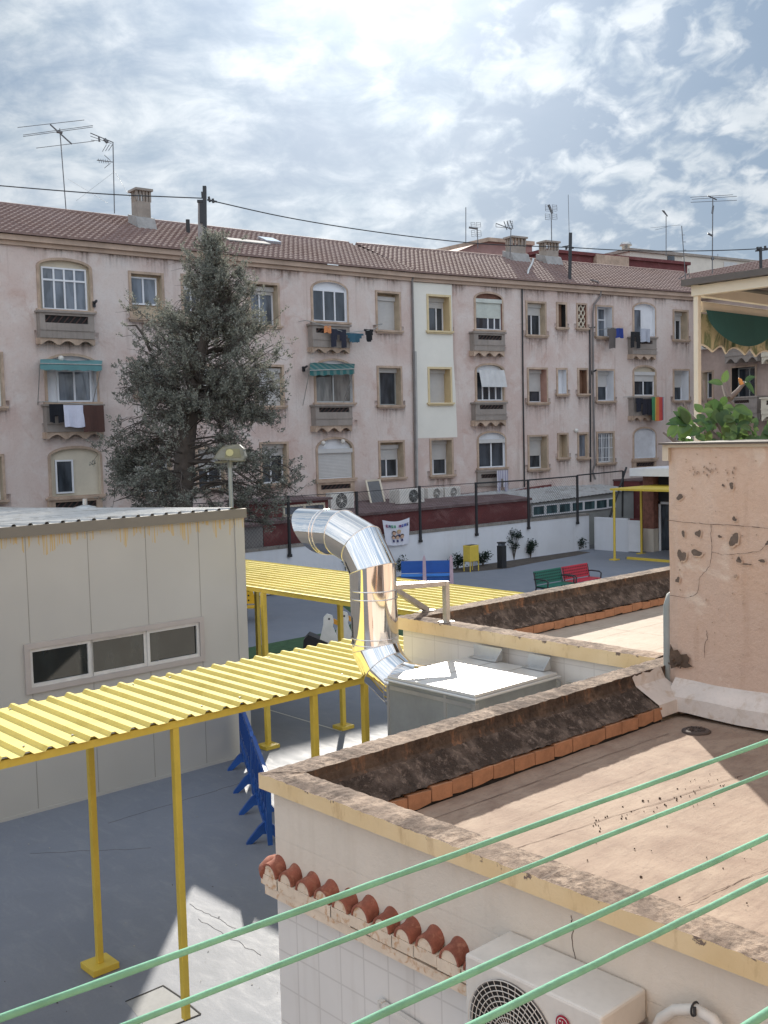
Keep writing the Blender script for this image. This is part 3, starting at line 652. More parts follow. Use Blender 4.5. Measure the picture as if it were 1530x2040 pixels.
p = slope_pt(375, 466, A); mb = MB(); mb.tube(p-Z*.3, p+Z*.55, .08, 10); mb.build('vent_pipe', M_BLACK, rof)
mb = MB(); p = [at_pl(x, y, slope_pt(1052, 548, B2), B2.n) for x, y in ((1051, 550), (1053, 538), (1060, 525), (1063, 515))]; mb.path(p, .055, 8); mb.build('flue_pipe', M_GALV, rof)
# rainwater pipes and conduits on the wall
def wallpipe(seg, pts, r, mt, d=.09, name='downpipe'):
    MB().path([seg.P(seg.uz(x, y, d)[0], d, seg.uz(x, y, d)[1]) for x, y in pts], r, 7).build(name, mt, apt)
M_PIPE = mat('grey_downpipe_paint', (.17, .155, .15), .7, var=.2)
wallpipe(A, ((824, 548), (821, 558), (823, 640), (826, 800), (829, 975)), .05, M_PIPE)
wallpipe(B2, ((827, 700), (828, 760), (831, 975)), .06, mat('pale_downpipe', (.36, .35, .34), .7))
wallpipe(B2, ((1040, 562), (1042, 760), (1045, 970)), .035, M_BLACK, .06, 'conduit'); wallpipe(B2, ((1185, 652), (1175, 652), (1176, 800), (1177, 960)), .035, M_BLACK, .06, 'conduit')
wallpipe(B2, ((1177, 558), (1190, 561), (1198, 575), (1196, 590), (1184, 606), (1181, 625), (1182, 780), (1185, 925), (1181, 940), (1186, 955)), .045, M_PIPE, .1, 'conduit')
wallpipe(B2, ((640, 0), ), .01, M_BLACK) if False else None
# awnings over two middle-floor windows (a part of the building each)
def awning(seg, l, r, ytop, ybot, mt, out=.7, skew=0):
    a = seg.uz(l, ytop, .02); b_ = seg.uz(r, ytop, .02); n = 10; m_ = MB()
    zf = at_pl((l+r)/2, ybot, seg.P(0, out, 0), seg.n).z+.16; top = []; fr = []; dr = []
    ul = seg.uz(l, ybot, out)[0]; ur = seg.uz(r, ybot, out)[0]
    for k in range(n+1):
        q = k/n; sag = .02*math.sin(q*9); top.append(seg.P(a[0]+(b_[0]-a[0])*q, .05, a[1]+sag)); fr.append(seg.P(ul+(ur-ul)*q, out, zf+skew*q)); dr.append(seg.P(ul+(ur-ul)*q, out+.01, zf+skew*q-.17-.04*(k % 2)))
    m_.grid([top, fr]); m_.grid([fr, dr]); m_.grid([[p-Z*.012 for p in top], [p-Z*.012 for p in fr]])
    o = m_.build('awning', mt, apt)
    s_ = MB(); s_.tube(fr[0]+Z*.015, fr[-1]+Z*.015, .02); s_.tube(fr[-1], seg.P(ur-.1, .03, zf-1.3), .015); s_.tube(fr[0], seg.P(ul+.12, .03, zf-1.3), .015); s_.build('awning_arm', M_GALVM, o)
awning(A, 80, 203, 716, 736, mat('faded_teal_canvas', (.10, .23, .24), .8, var=.12), .75)
def stripes():
    mt, N = pbr('striped_green_canvas'); s = N.n('ShaderNodeSeparateXYZ'); N.link(N.vec, s.inputs[0])
    c = N.mix(N.math('GREATER_THAN', N.math('FRACT', N.math('MULTIPLY', s.outputs[0], 3.2)), .55), (.02, .11, .11), (.10, .16, .15)); N.link(c, N.b.inputs['Base Color']); N.b.inputs['Roughness'].default_value = .8; return mt
awning(A, 617, 706, 723, 748, stripes(), .75, .10)
mb = MB()
for k in range(9):
    u = B2.uz(954, 737, .1)[0]; u2 = B2.uz(1004, 737, .1)[0]; x = u+(u2-u)*k/9; zt_ = B2.uz(980, 737, .1)[1]; zb_ = B2.uz(980, 771, .3)[1]
    mb.face([B2.P(x, .1+.02*(k % 2), zt_), B2.P(x+(u2-u)/9, .1+.02*((k+1) % 2), zt_), B2.P(x+(u2-u)/9, .30+.03*((k+1) % 2), zb_), B2.P(x, .30+.03*(k % 2), zb_)])
mb.build('awning', mat('pale_sun_blind', (.5, .5, .5), .8, var=.1, scale=3), apt)
def stain_mat(name, col, k=1.0):
    mt, N = pbr(name); t = N.n('ShaderNodeTexCoord'); s_ = N.n('ShaderNodeSeparateXYZ'); N.link(t.outputs['UV'], s_.inputs[0])
    n_ = N.noise(N.mapping(N.vec, sc=(1, 1, .06)), 9, 5, .65); n2 = N.noise(N.vec, 6, 4, .6)
    edge = N.math('MULTIPLY', N.math('MULTIPLY', s_.outputs[0], N.math('SUBTRACT', 1.0, s_.outputs[0])), 6.0, clamp=True)
    f = N.math('MULTIPLY', N.math('MULTIPLY', N.ramp(n_, .44, .66), edge), N.math('POWER', s_.outputs[1], 1.4))
    f = N.math('MULTIPLY', N.math('ADD', f, N.math('MULTIPLY', N.math('MULTIPLY', N.math('POWER', s_.outputs[1], 5), edge), N.ramp(n2, .3, .6))), k, clamp=True)
    N.b.inputs['Base Color'].default_value = (*col, 1); N.b.inputs['Roughness'].default_value = .95
    tr = N.n('ShaderNodeBsdfTransparent'); mx = N.n('ShaderNodeMixShader'); N.link(f, mx.inputs[0]); N.link(tr.outputs[0], mx.inputs[1]); N.link(N.b.outputs[0], mx.inputs[2])
    o = [x for x in mt.node_tree.nodes if x.type == 'OUTPUT_MATERIAL'][0]; N.link(mx.outputs[0], o.inputs[0]); return mt
def add_uv(o):
    uv = o.data.uv_layers.new(name='uv'); c4 = ((0, 0), (1, 0), (1, 1), (0, 1))
    for pl__ in o.data.polygons:
        for j, li in enumerate(pl__.loop_indices): uv.data[li].uv = c4[j % 4]
mb = MB(); r = random.Random(44)
for sg in (A, B2):
    for h in sg.holes:
        a0, a1, zz = h[0][0]-.16, h[1][0]+.16, h[0][1]-.16; dn = r.uniform(.5, 1.15)
        if a1-a0 > 1.5: zz -= .9; dn *= .8
        mb.face([sg.P(a0, .0035, zz-dn), sg.P(a1, .0035, zz-dn), sg.P(a1, .0035, zz), sg.P(a0, .0035, zz)])
        for u_ in (a0, a1): mb.face([sg.P(u_-.10, .0045, zz-dn*.9), sg.P(u_+.10, .0045, zz-dn*.9), sg.P(u_+.10, .0045, zz+.35), sg.P(u_-.10, .0045, zz+.35)])
    LL = LEN1 if sg is A else LEN2; k = -12.0 if sg is A else 0.
    while k < LL-1: w__ = r.uniform(.6, 2.0); mb.face([sg.P(k, .0055, EAVE-.34-r.uniform(.3, 1.0)), sg.P(min(LL, k+w__), .0055, EAVE-.34-r.uniform(.3, 1.0)), sg.P(min(LL, k+w__), .0055, EAVE-.34), sg.P(k, .0055, EAVE-.34)]); k += w__*r.uniform(.8, 1.6)
o = mb.build('runoff_stain', stain_mat('brown_runoff_stain', (.20, .135, .105), .5), apt); add_uv(o)
# small wall lamps
for (seg, x, y) in ((A, 121.5, 714), (A, 644, 883), (A, 683, 880), (B2, 1148, 858)):
    p = seg.P(seg.uz(x, y, .1)[0], .1, seg.uz(x, y, .1)[1]); mb = MB(); mb.path([p-Z*.1, p-Z*.05, p+Z*.02, p+Z*.08, p+Z*.1], [.02, .085, .1, .07, .02], 10); mb.bar(p, p-seg.n*.12, .04); mb.build('wall_lamp', M_WHITEPL, apt)
for (seg, x, y) in ((A, 188, 606), (A, 606, 735), (B2, 1182, 742)):
    p = seg.P(seg.uz(x, y, .1)[0], .06, seg.uz(x, y, .1)[1]); MB().bar(p-seg.n*.05, p+seg.n*.25+Z*.1, .06).bar(p+Z*.1, p-Z*.1, .09).build('wall_bracket', M_BLACK, apt)

# ---- the wing at right angles
for (l, t, r, b_, kw) in ((1395, 622, 1404, 690, dict(rec=.15)), (1398, 738, 1422, 795, dict(rec=.4, vert=())), (1398, 862, 1424, 915, dict(rec=.3)), (1456, 728, 1508, 800, dict(rec=.5, gl=M_GLASS, fm=M_PAINTG, rev=M_DARK)), (1452, 862, 1500, 930, dict(rec=.3, bars=True))):
    window(B3, wing, l, t, r, b_, **kw)
balcony(B3, wing, 1443, 672, 1508, 708, (1462, 680, 1496, 688), 722, m_=M_GREYP, depth=.9)
balcony(B3, wing, 1446, 790, 1508, 824, (1462, 797, 1492, 803), 838, m_=M_GREYP, depth=.9)
balcony(B3, wing, 1516, 672, 1585, 708, (1526, 678, 1560, 690), 722, m_=M_CREAM, depth=1.2)
balcony(B3, wing, 1516, 790, 1585, 824, (1526, 797, 1560, 806), 838, m_=M_CREAM, depth=1.2)
W = wall(B3, 0, 26, EAVE, 'wall', wing, M_FAC)
W.face([B3.P(26, 0, 0), B3.P(26, 0, EAVE), B3.P(26, -DEP, EAVE), B3.P(26, -DEP, 0)]); W.face([B3.P(-DEP, -DEP, 0), B3.P(-DEP, -DEP, EAVE), B3.P(26, -DEP, EAVE), B3.P(26, -DEP, 0)])
W.build('wall', mat('dirty_wing_plaster', (.40, .31, .27), .92, var=.2, scale=.6, streak=.4, stain=(.2, .15, .13)), wing)
R = MB(); tile_roof(R, B3.P, -4.6, 26); R.face([B3.P(-4.6, -RIDGE_D, RIDGE_Z), B3.P(26, -RIDGE_D, RIDGE_Z), B3.P(26, -DEP-.2, EAVE), B3.P(-4.6, -DEP-.2, EAVE)]); R.build('roof', M_ROOF, wing)
cor = MB(); B3.box(cor, .2, 26, .002, .25, EAVE-.3, EAVE-.02); cor.build('cornice', M_SURR, wing)

# ---- buildings further off, seen above the roof
def block(name, label, cx, d, wx, dy, ztop_px, mt, wins=(), rz=0, extra=None):
    p = at_d(cx, 520, d); zt_ = at_d(cx, ztop_px, d).z; o = thing(name, label, 'building', (p.x, p.y, 0), az2)
    s_ = Seg((p.x, p.y, 0), az2); mb = MB(); s_.box(mb, -wx/2, wx/2, -dy, 0, 0, zt_); mb.build('wall', mt, o)
    mb = MB(); s_.box(mb, -wx/2-.15, wx/2+.15, -dy-.15, .15, zt_, zt_+.18); mb.build('parapet', M_CEM if extra is None else extra, o); return o, s_, zt_
o, s_, zt_ = block('maroon_building', 'long maroon walled building rising just behind the tiled roof', 1235, 62, 11.5, 8, 516, M_MAROON, extra=M_MAROON)
mb = MB(); u, _z = s_.uz(1215, 520); s_.box(mb, u-1.3, u+1.3, 0, .25, zt_-2.5, zt_+.1); mb.build('pilaster', M_SURR, o)
# gabled far building
p0 = at_d(880, 498, 60); s_ = Seg((p0.x, p0.y, 0), az2); o = thing('gabled_building', 'low gabled building with a pink fascia behind the tiled roof', 'building', (p0.x, p0.y, 0), az2)
a = s_.uz(862, 502); b_ = s_.uz(968, 478); c_ = s_.uz(1060, 486); e_ = s_.uz(1062, 520)
MB().prism([s_.P(a[0]-2, 0, 6), s_.P(a[0], 0, a[1]-.5), s_.P(b_[0], 0, b_[1]), s_.P(c_[0], 0, c_[1]), s_.P(c_[0], 0, 6)], -s_.n*9).build('wall', mat('faded_pink_render', (.33, .2, .18), .9, var=.15), o)
mb = MB()
for q, r_ in ((a, b_), (b_, c_)):
    mb.bar(s_.P(q[0], .1, q[1]), s_.P(r_[0], .1, r_[1]), .3, .22)
mb.build('roof_edge', M_SURR, o)
o, s_, zt_ = block('penthouse', 'small white rooftop room with one window on the far maroon building', 1308, 66, 4.6, 4, 506, M_WHITEWASH, extra=M_CEM)
u, _z = s_.uz(1336, 526); mb = MB(); s_.box(mb, u-.3, u+.3, .005, .06, _z-.5, _z+.5); mb.build('window', M_GLASS, o)
u, _z = s_.uz(1270, 506); mb = MB(); mb.path([s_.P(u, -1, zt_), s_.P(u, -1, zt_+.5), s_.P(u, -1, zt_+.55), s_.P(u, -1, zt_+.75)], [.25, .25, .4, .3], 12); mb.build('roof_vent', M_GALV, o)
o, s_, zt_ = block('far_apartment_block', 'plain white apartment block on the right skyline behind the antennas', 1470, 85, 16, 10, 520, M_WHITEWASH, extra=M_CEM)
u, _z = s_.uz(1455, 535); mb = MB(); s_.box(mb, u-.8, u+.8, .005, .05, _z-.5, _z+.5); mb.build('window', M_SHUT, o)

# ================================================================== PREFAB CLASSROOM
PY = 14.1
pre = thing('prefab_classroom', 'cream panel prefabricated classroom with yellow run stains and a three pane strip window', 'prefab building', (9.8, PY, 0))
X1 = 9.78
wx0, wz1 = at_Y(46, 1286, PY).x, 2.43; wx1 = at_Y(404, 1230, PY).x; wz0 = 1.72
mb = MB(); lo = [[V((-6, 0, 0)), V((X1, 0, 0)), V((X1, 3.95, 0)), V((-6, 3.95, 0))], [V((wx0+.08, wz0+.08, 0)), V((wx0+.08, wz1-.08, 0)), V((wx1-.08, wz1-.08, 0)), V((wx1-.08, wz0+.08, 0))]]
mb.v = [V((p.x, PY, p.y)) for l in lo for p in l]
for t in tessellate_polygon(lo): mb.f.append(tuple(t)); mb.m.append(0); mb.sm.append(False)
mb.face([(X1, PY, 0), (X1, 24, 0), (X1, 24, 3.8), (X1, PY, 3.95)]); mb.face([(-6, PY, 0), (-6, 24, 0), (-6, 24, 3.8), (-6, PY, 3.95)]); mb.face([(-6, 24, 0), (X1, 24, 0), (X1, 24, 3.8), (-6, 24, 3.8)])
mb.build('wall', M_PREFAB, pre)
mb = MB()
for x in (51, 175, 290.6, 396):
    X = at_Y(x, 1100, PY).x; mb.box(X-.004, X+.004, PY-.004, PY, 0.06, 3.95)
for k in range(1, 6): X = at_Y(51, 1100, PY).x-1.0*k; mb.box(X-.004, X+.004, PY-.004, PY, 0.06, 3.95)
mb.build('panel_joint', mat('grey_panel_joint', (.27, .265, .24), .8), pre)  # thin grey strips for the joints between wall panels
mb = MB(); mb.box(X1-.16, X1+.02, PY-.02, PY-.001, 0, 3.95).box(-6, X1+.01, PY-.012, PY-.001, 0, .05); mb.build('corner_trim', M_PREFAB, pre)
mb = MB(); mb.box(-6, X1+.05, PY-.06, PY-.001, 3.94, 4.09); mb.face([(X1+.05, PY, 3.94), (X1+.05, 24.2, 3.6), (X1+.05, 24.2, 3.76), (X1+.05, PY, 4.09)]); mb.build('fascia', mat('taupe_fascia', (.17, .155, .13), .5, var=.05), pre)
mb = MB(); n = 72                                    # roof sheets, ribs run away from the yard
def rz_(y): return 4.085-.0335*(y-PY)
prof = [(0, 0), (.16, 0), (.18, .035), (.22, .035), (.24, 0)]
xs = []
k = -6.0
while k < X1-.2: xs += [(k+a, h) for a, h in prof[:-1]]; k += .24
xs.append((X1, 0)); mb.grid([[(x, PY-.03, rz_(PY)+h) for x, h in xs], [(x, 24.2, rz_(24.2)+h) for x, h in xs]])
mb.build('roof', M_RUBW, pre)
mb = MB(); p = at_z(170, 1016, 3.9); mb.path([p-Z*.1, p+Z*.06, p+Z*.10], [.28, .22, .06], 12); mb.tube(p+Z*.05, p+Z*.22, .05); mb.build('roof_vent', M_GALV, pre)
# strip window: outer casing, three sliding sashes
wo = MB(); cs = .08
for (a0, a1, b0, b1) in ((wx0, wx1, wz1-cs, wz1), (wx0, wx1, wz0, wz0+cs), (wx0, wx0+cs, wz0+cs, wz1-cs), (wx1-cs, wx1, wz0+cs, wz1-cs)): wo.box(a0, a1, PY-.035, PY+.06, b0, b1)
wob = wo.build('window', mat('warm_grey_casing', (.40, .365, .34), .6, var=.06), pre)
sash = MB(); ix0, ix1, iz0, iz1 = wx0+cs, wx1-cs, wz0+cs, wz1-cs; third = (ix1-ix0)/3
for i in range(3):
    a0 = ix0+i*third; a1 = a0+third; yy = PY-.005 if i != 1 else PY+.015
    for q in ((a0, a1, iz1-.05, iz1), (a0, a1, iz0, iz0+.05), (a0, a0+.045, iz0+.05, iz1-.05), (a1-.045, a1, iz0+.05, iz1-.05)): sash.box(q[0], q[1], yy, yy+.03, q[2], q[3])
sash.build('frame', mat('white_sash', (.56, .56, .54), .4), wob)
for i in range(3):
    a0 = ix0+i*third; MB().face([(a0, PY+.03, iz0), (a0+third, PY+.03, iz0), (a0+third, PY+.03, iz1), (a0, PY+.03, iz1)]).build('pane', M_GLASSG, wob)

# ================================================================== YELLOW WALKWAY CANOPIES
PR_ = [(0, 0), (.095, 0), (.118, .030), (.148, .030), (.171, 0)]; PP_ = .185
def sheet(x0, x1, y0, y1, z, slope=0.0):
    mb = MB(); xs = []; k = x0
    while k < x1-.05: xs += [(k+a, h) for a, h in PR_[:-1] if k+a < x1]; k += PP_
    xs.append((x1, 0)); ra = [(x, y0, z+h) for x, h in xs]; rb = [(x, y1, z+h+slope) for x, h in xs]
    mb.grid([ra, rb]); mb.grid([[V(p)-Z*.004 for p in ra], [V(p)-Z*.004 for p in rb]]); mb.grid([ra, [V(p)-Z*.004 for p in ra]]); return mb
can = thing('walkway_canopy', 'near yellow corrugated walkway canopy on slim square posts in front of the prefab', 'canopy', (4, 8.0, 0), 0, 'yellow walkway canopies')
a_ = sheet(-4, 7.44, 7.86, 9.46, 2.78); b_ = sheet(7.445, 8.6, 8.03, 9.46, 2.78)
for f_ in b_.f: a_.f.append(tuple(i+len(a_.v) for i in f_)); a_.m.append(0); a_.sm.append(False)
a_.v += b_.v; a_.build('roof_sheet', M_YELS, can)
mb = MB()
for i, k in enumerate([x*.5 for x in range(-8, 20)]): mb.path([(k*.84+.06, 8.1, 2.782), (k*.84+.06, 8.1, 2.793)], .010, 6); mb.path([(k*.84+.06, 9.35, 2.782), (k*.84+.06, 9.35, 2.793)], .010, 6)
mb.build('screw_heads', M_PAINTG, can)
mb = MB(); mb.box(-4, 7.43, 7.88, 7.93, 2.71, 2.775).box(-4, 8.58, 9.36, 9.41, 2.71, 2.775)
for k in range(8): mb.box(-3+k*1.4, -2.95+k*1.4, 7.935, 9.355, 2.72, 2.76)
mb.build('frame', M_YEL, can)
def post(x, y, zt, par, w_=.09, plate=True):
    mb = MB(); mb.box(x-w_/2, x+w_/2, y-w_/2, y+w_/2, .06, zt)
    if plate: mb.box(x-.14, x+.14, y-.14, y+.14, .005, .07)
    return mb.build('post', M_YEL, par, bevel=.006)
for x, y in ((-2.8, 7.92), (.6, 7.92), (4.63, 9.40), (4.70, 7.92), (6.26, 7.92), (6.92, 7.92), (-1.2, 9.40), (1.6, 9.40)): post(x, y, 2.71, can, .062, y > 9)
can2 = thing('walkway_canopy', 'far yellow corrugated canopy crossing the yard behind the steel duct', 'canopy', (10.2, 12, 0), 0, 'yellow walkway canopies')
ZC = 2.72
sheet(10.2, 12.36, 7.2, 19.5, ZC).build('roof_sheet', M_YELS, can2)
mb = MB(); mb.box(10.22, 10.28, 7.2, 19.5, ZC-.08, ZC-.004).box(12.28, 12.34, 7.2, 19.5, ZC-.08, ZC-.004)
for k in range(6): mb.box(10.29, 12.27, 8.5+k*2, 8.56+k*2, ZC-.07, ZC-.02)
mb.build('frame', M_YEL, can2)
for x, y in ((10.22, 14.2), (11.85, 14.16), (12.15, 17.1), (10.3, 18.8), (11.9, 10.0), (10.3, 10.0)): post(x, y, ZC-.08, can2, .08)

# ================================================================== NEAR ROOF TERRACE (foreground)
ZCAP = 3.3; TX, TY = 3.40, 4.83; CW = .19; ZF = 2.95; TWX = 7.27; TWY = 4.6
roof = thing('terrace_building', 'cream foreground building with parapeted flat clay roof and tiled ledge', 'building', (TX, TY, 0))
WXI = TX+.06
# upper rendered wall and lower tiled wall facing the balcony
MB().box(WXI, 12, -.6, TY-.06, 2.70, ZF-.02).box(WXI, WXI+.12, -.6, TY-.06, ZF-.019, ZCAP-.085).box(WXI+.12, 12, TY-.18, TY-.06, ZF-.019, ZCAP-.085).build('wall', M_WHITEWASH, roof)
MB().box(WXI, 12, -.6, TY-.06, 0, 2.699).build('tiled_wall', M_TILEW, roof)
# coping
def ragged(mb, p, q, outw, z0, z1, n, seed, amp=.006):
    """vertical face with a slightly uneven arris"""
    r = random.Random(seed); a = []; b_ = []
    for k in range(n+1):
        t = k/n; pt = V(p).lerp(V(q), t); j = r.uniform(-amp, amp); a.append(V((pt.x, pt.y, z0))+V(outw)*j*.3); b_.append(V((pt.x, pt.y, z1+r.uniform(-amp, amp*.4)))+V(outw)*j)
    mb.grid([a, b_]); return b_
def coping(par, x0, y1, x1, y0, zc, cw, seed, name='coping', th=.085, mat_side=M_CAPY, drop_face=True):
    """L shaped coping: one run along X at y1 (inner side towards -Y), one run along Y at x0"""
    mb = MB(); r = random.Random(seed); nx = int((x1-x0)/.03); ny = int((y1-y0)/.03)
    def J(a): return r.uniform(-a, a)
    mb.cur = 1
    eo = [(x0, y1-(y1-y0)*k/ny) for k in range(ny+1)]; eo2 = [(x0+(x1-x0)*k/nx, y1) for k in range(nx+1)]
    def run(outer, inner, inn):
        o2 = [V((a, b_, zc+J(.004))) for a, b_ in outer]; lo_ = [V((a, b_, zc-th)) for a, b_ in outer]; i2 = [V((a, b_, zc+J(.003))) for a, b_ in inner]; il = [V((a, b_, zc-th-.02)) for a, b_ in inner]
        mid = [(a+b_)/2+Z*(.006+J(.003)) for a, b_ in zip(o2, i2)]
        mb.cur = 1; mb.grid([lo_, o2]); mb.cur = 0; mb.grid([o2, mid, i2]); mb.cur = 2; mb.grid([i2, il])
        mb.cur = 1; mb.grid([lo_, [V((p.x, p.y, p.z)) + V(inn)*.08 for p in lo_]])
    run(eo, [(x0+cw+J(.004), min(b_, y1-cw)) for a, b_ in eo], (1, 0, 0))
    run(eo2, [(max(a, x0+cw), y1-cw+J(.004)) for a, b_ in eo2], (0, -1, 0))
    return mb.build(name, [M_CAP, mat_side, M_INNER], par)
coping(roof, TX, TY, 7.9, -.6, ZCAP, CW, 3)
IX, IY = TX+CW, TY-CW
# inner faces: blackened upstand, rough mortar fillet, row of orange bricks
def inner_run(par, p, q, inn, zc, zf, slope=.19, hb=.115, seed=1, nb=.205, end_cut=0):
    p, q, inn = V(p), V(q), V(inn); d = (q-p); L = d.length; d.normalize(); r = random.Random(seed); n = int(L/.025)
    mb = MB(); prof_ = [(0, zc-.04), (.012, zc-.085), (.03, zc-.10), (slope*.5, (zc-.10+zf+hb)/2+.006), (slope, zf+hb+.005)]
    rows = []
    for j, (o_, z_) in enumerate(prof_):
        rows.append([p+d*L*k/n+inn*(o_+(r.uniform(-.004, .004) if j > 1 else r.uniform(-.002, .002)))+Z*(z_-p.z+(r.uniform(-.006, .006) if 2 <= j else 0)) for k in range(n+1)])
    mb.cur = 1; mb.grid(rows[:3]); mb.cur = 0; mb.grid(rows[2:]); mb.build('mortar_fillet', [M_SLOPE, M_INNER], par)
    bk = MB(); k = 0
    while k < L-.05:
        w_ = nb*r.uniform(.88, 1.06); dz = r.uniform(-.012, .004); e = min(w_-.008, L-k); t_ = r.uniform(0, .006)
        a = p+d*k+inn*(slope-.03)+Z*(zf+.012+dz*.5-p.z)
        pts_ = [(0, r.uniform(0, .012)), (e*.4, r.uniform(-.004, .01)), (e, r.uniform(0, .018)), (e, hb-.018+dz), (0, hb-.015+r.uniform(-.004, .004))]
        bk.prism([a+d*x_+Z*y_ for x_, y_ in pts_], inn*(.038+t_)); k += w_
    bk.build('brick_course', M_BRICK, par)
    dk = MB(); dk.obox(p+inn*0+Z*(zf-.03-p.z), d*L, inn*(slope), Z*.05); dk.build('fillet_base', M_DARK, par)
inner_run(roof, (IX, IY, 3.3), (6.92, IY, 3.3), (0, -1, 0), ZCAP, ZF, seed=5)
inner_run(roof, (IX, -.6, 3.3), (IX, IY-.19, 3.3), (1, 0, 0), ZCAP, ZF, seed=8)
# floor membrane
mb = MB(); nx, ny = 60, 60; r = random.Random(4)
mb.grid([[V((IX+.1+(TWX+.2-IX)*i/nx, -.6+(IY+.5-.1)*j/ny, ZF+mnoise.noise(V((i*.23, j*.21, 3)))*.006)) for i in range(nx+1)] for j in range(ny+1)])
mb.build('roof_floor', M_FLOOR, roof)
mb = MB()                                             # seams of the floor sheets
def seam(a, b_, w_=.010, wob=.012, seed=1, h=.004, z_=ZF):
    r = random.Random(seed); n = 40; pp = [V(a).lerp(V(b_), k/n) for k in range(n+1)]; dd = (V(b_)-V(a)).normalized().cross(Z)
    off_ = 0; L1 = []; L2 = []
    for p_ in pp: off_ = off_*.8+r.uniform(-wob, wob)*.4; ww = w_*r.uniform(.3, 1.1); L1.append(p_+dd*(off_-ww/2)+Z*h); L2.append(p_+dd*(off_+ww/2)+Z*h)
    mb.grid([L1, L2])
for i, (a, b_) in enumerate((((850, 1636), (1330, 1462)), ((1000, 1700), (1480, 1545)), ((1340, 1815), (1540, 1725)), ((930, 1668), (1330, 1520)))):
    pa, pb_ = at_z(*a, ZF), at_z(*b_, ZF); seam(pa, pb_, .006 if i != 3 else .003, seed=i)
mb.build('floor_seams', mat('dark_seam', (.13, .085, .065), .95), roof)
# debris crumbs on the floor
mb = MB(); r = random.Random(9)
for k in range(64):
    x, y = (r.uniform(1180, 1470), 0); y = 1640-(x-1180)*.34+r.gauss(0, 12) if k < 46 else r.uniform(1560, 1800); 
    if k >= 46: x = r.uniform(1150, 1530)
    c = at_z(x, y, ZF+.006)
    if c.x > TWX-.3 or c.y > IY-.25: continue
    s_ = r.uniform(.002, .0055)*(1 if k%9 else 1.6); mb.path([c-Z*.004, c, c+Z*s_*.6], [s_, s_*1.1, s_*.3], 5)
o = mb.build('debris', mat('dry_leaf_crumbs', (.07, .045, .03), .95), None); o['kind'] = 'stuff'
# pale waterproofed corner and skirting at the foot of the tower
mb = MB()
def skirt(p0, p1, inn, zt_, zs_, zb_, o1=.02, o2=.13):
    p0, p1, inn = V(p0), V(p1), V(inn); n = 26; r = random.Random(6); rows = []
    for o_, z_ in ((0, zt_), (o1, zt_-.02), (o2, zs_), (o2+.015, zb_)):
        rows.append([p0.lerp(p1, k/n)+inn*o_+Z*(z_-p0.z+(r.uniform(-.008, .004)+(.012*math.sin(k*1.3) if z_ == zb_ else 0))) for k in range(n+1)])
    mb.smooth = False; mb.grid(rows)
skirt((TWX, -.6, 3.3), (TWX, IY-.1, 3.3), (-1, 0, 0), 3.22, 3.10, 2.985)
o2 = [(0, ZCAP+.004), (.03, ZCAP-.09), (.20, 3.08), (.215, 2.985)]; rows = []
for o_, z_ in o2: rows.append([V((6.86+(TWX-6.86)*k/8+(.05*math.sin(z_*9)), IY+.004-o_, z_+.002)) for k in range(9)])
mb.grid(rows); mb.build('skirting', mat('pale_waterproof_coating', (.60, .55, .51), .85, var=.10, scale=4, bmp=.4, bscale=30, stain=(.48, .40, .33)), roof)
# drain
c = at_z(1387, 1456, ZF+.008); mb = MB(); mb.path([c-Z*.01, c+Z*.002, c+Z*.012, c+Z*.006], [.105, .105, .085, .02], 24)
for k in range(12): a = k*math.pi/6; mb.bar(c+V((math.cos(a)*.03, math.sin(a)*.03, .016)), c+V((math.cos(a)*.07, math.sin(a)*.07, .016)), .008, .006)
mb.build('floor_drain', mat('rusty_drain_iron', (.07, .05, .042), .8, var=.3), roof)
# crack lines in the rendered wall
mb = MB()
def crack(par_pts, w_, out):
    r = random.Random(len(par_pts)); fine = []
    for a, b_ in zip(par_pts, par_pts[1:]):
        for k in range(5): fine.append(V(a).lerp(V(b_), k/5)+V((0, r.uniform(-.004, .004), r.uniform(-.003, .003))))
    fine.append(V(par_pts[-1]))
    for a, b_ in zip(fine, fine[1:]): mb.bar(a+V(out)*.001, b_+V(out)*.001, w_*r.uniform(.4, 1.3), .002, V(out))
crack([at_X(x, y, WXI) for x, y in ((1137, 1822), (1142, 1845), (1140, 1875), (1148, 1915))], .003, (-1, 0, 0))
mb.build('wall_crack', mat('crack_dark', (.10, .075, .06), 1), roof)
# clay barrel tile ledge
ledge = MB(); mo = MB(); pitch = .157; y = TY-.09; r = random.Random(2)
ys = []
while y > 2.2: ys.append(y); y -= pitch
for i, y in enumerate(ys):
    R_ = .064*r.uniform(.94, 1.06); zc_ = 2.725+.005*r.uniform(-1, 1)+i*.0018; n = 10; xo = WXI-.08; yj = y+r.uniform(-.004, .004)
    def arc(x, rr, zz=0): return [(x, yj+rr*math.cos(math.pi*k/n), zc_+zz+rr*1.08*math.sin(math.pi*k/n)) for k in range(n+1)]
    ledge.smooth = True; ledge.grid([arc(xo, R_), arc(xo+.06, R_*.99, .012), arc(WXI+.002, R_*.95, .035)]); ledge.grid([arc(xo, R_-.011), arc(WXI, R_-.012, .03)]); ledge.smooth = False
    ledge.grid([arc(xo, R_), arc(xo, R_-.011)])
    a = [V(p) for p in arc(xo+.006, R_-.0105)]; mo.face(a)
    mo.obox((xo+.002, yj-pitch/2-.001, zc_-.062), (.09, 0, 0), (0, pitch+.002, 0), (0, 0, .0605))
mo.box(WXI-.07, WXI+.01, ys[-1]-.1, TY-.04, 2.61, 2.6625)
lg = ledge.build('tile_ledge', M_TERRA, roof); mo.build('ledge_mortar', M_CREAMM, lg)
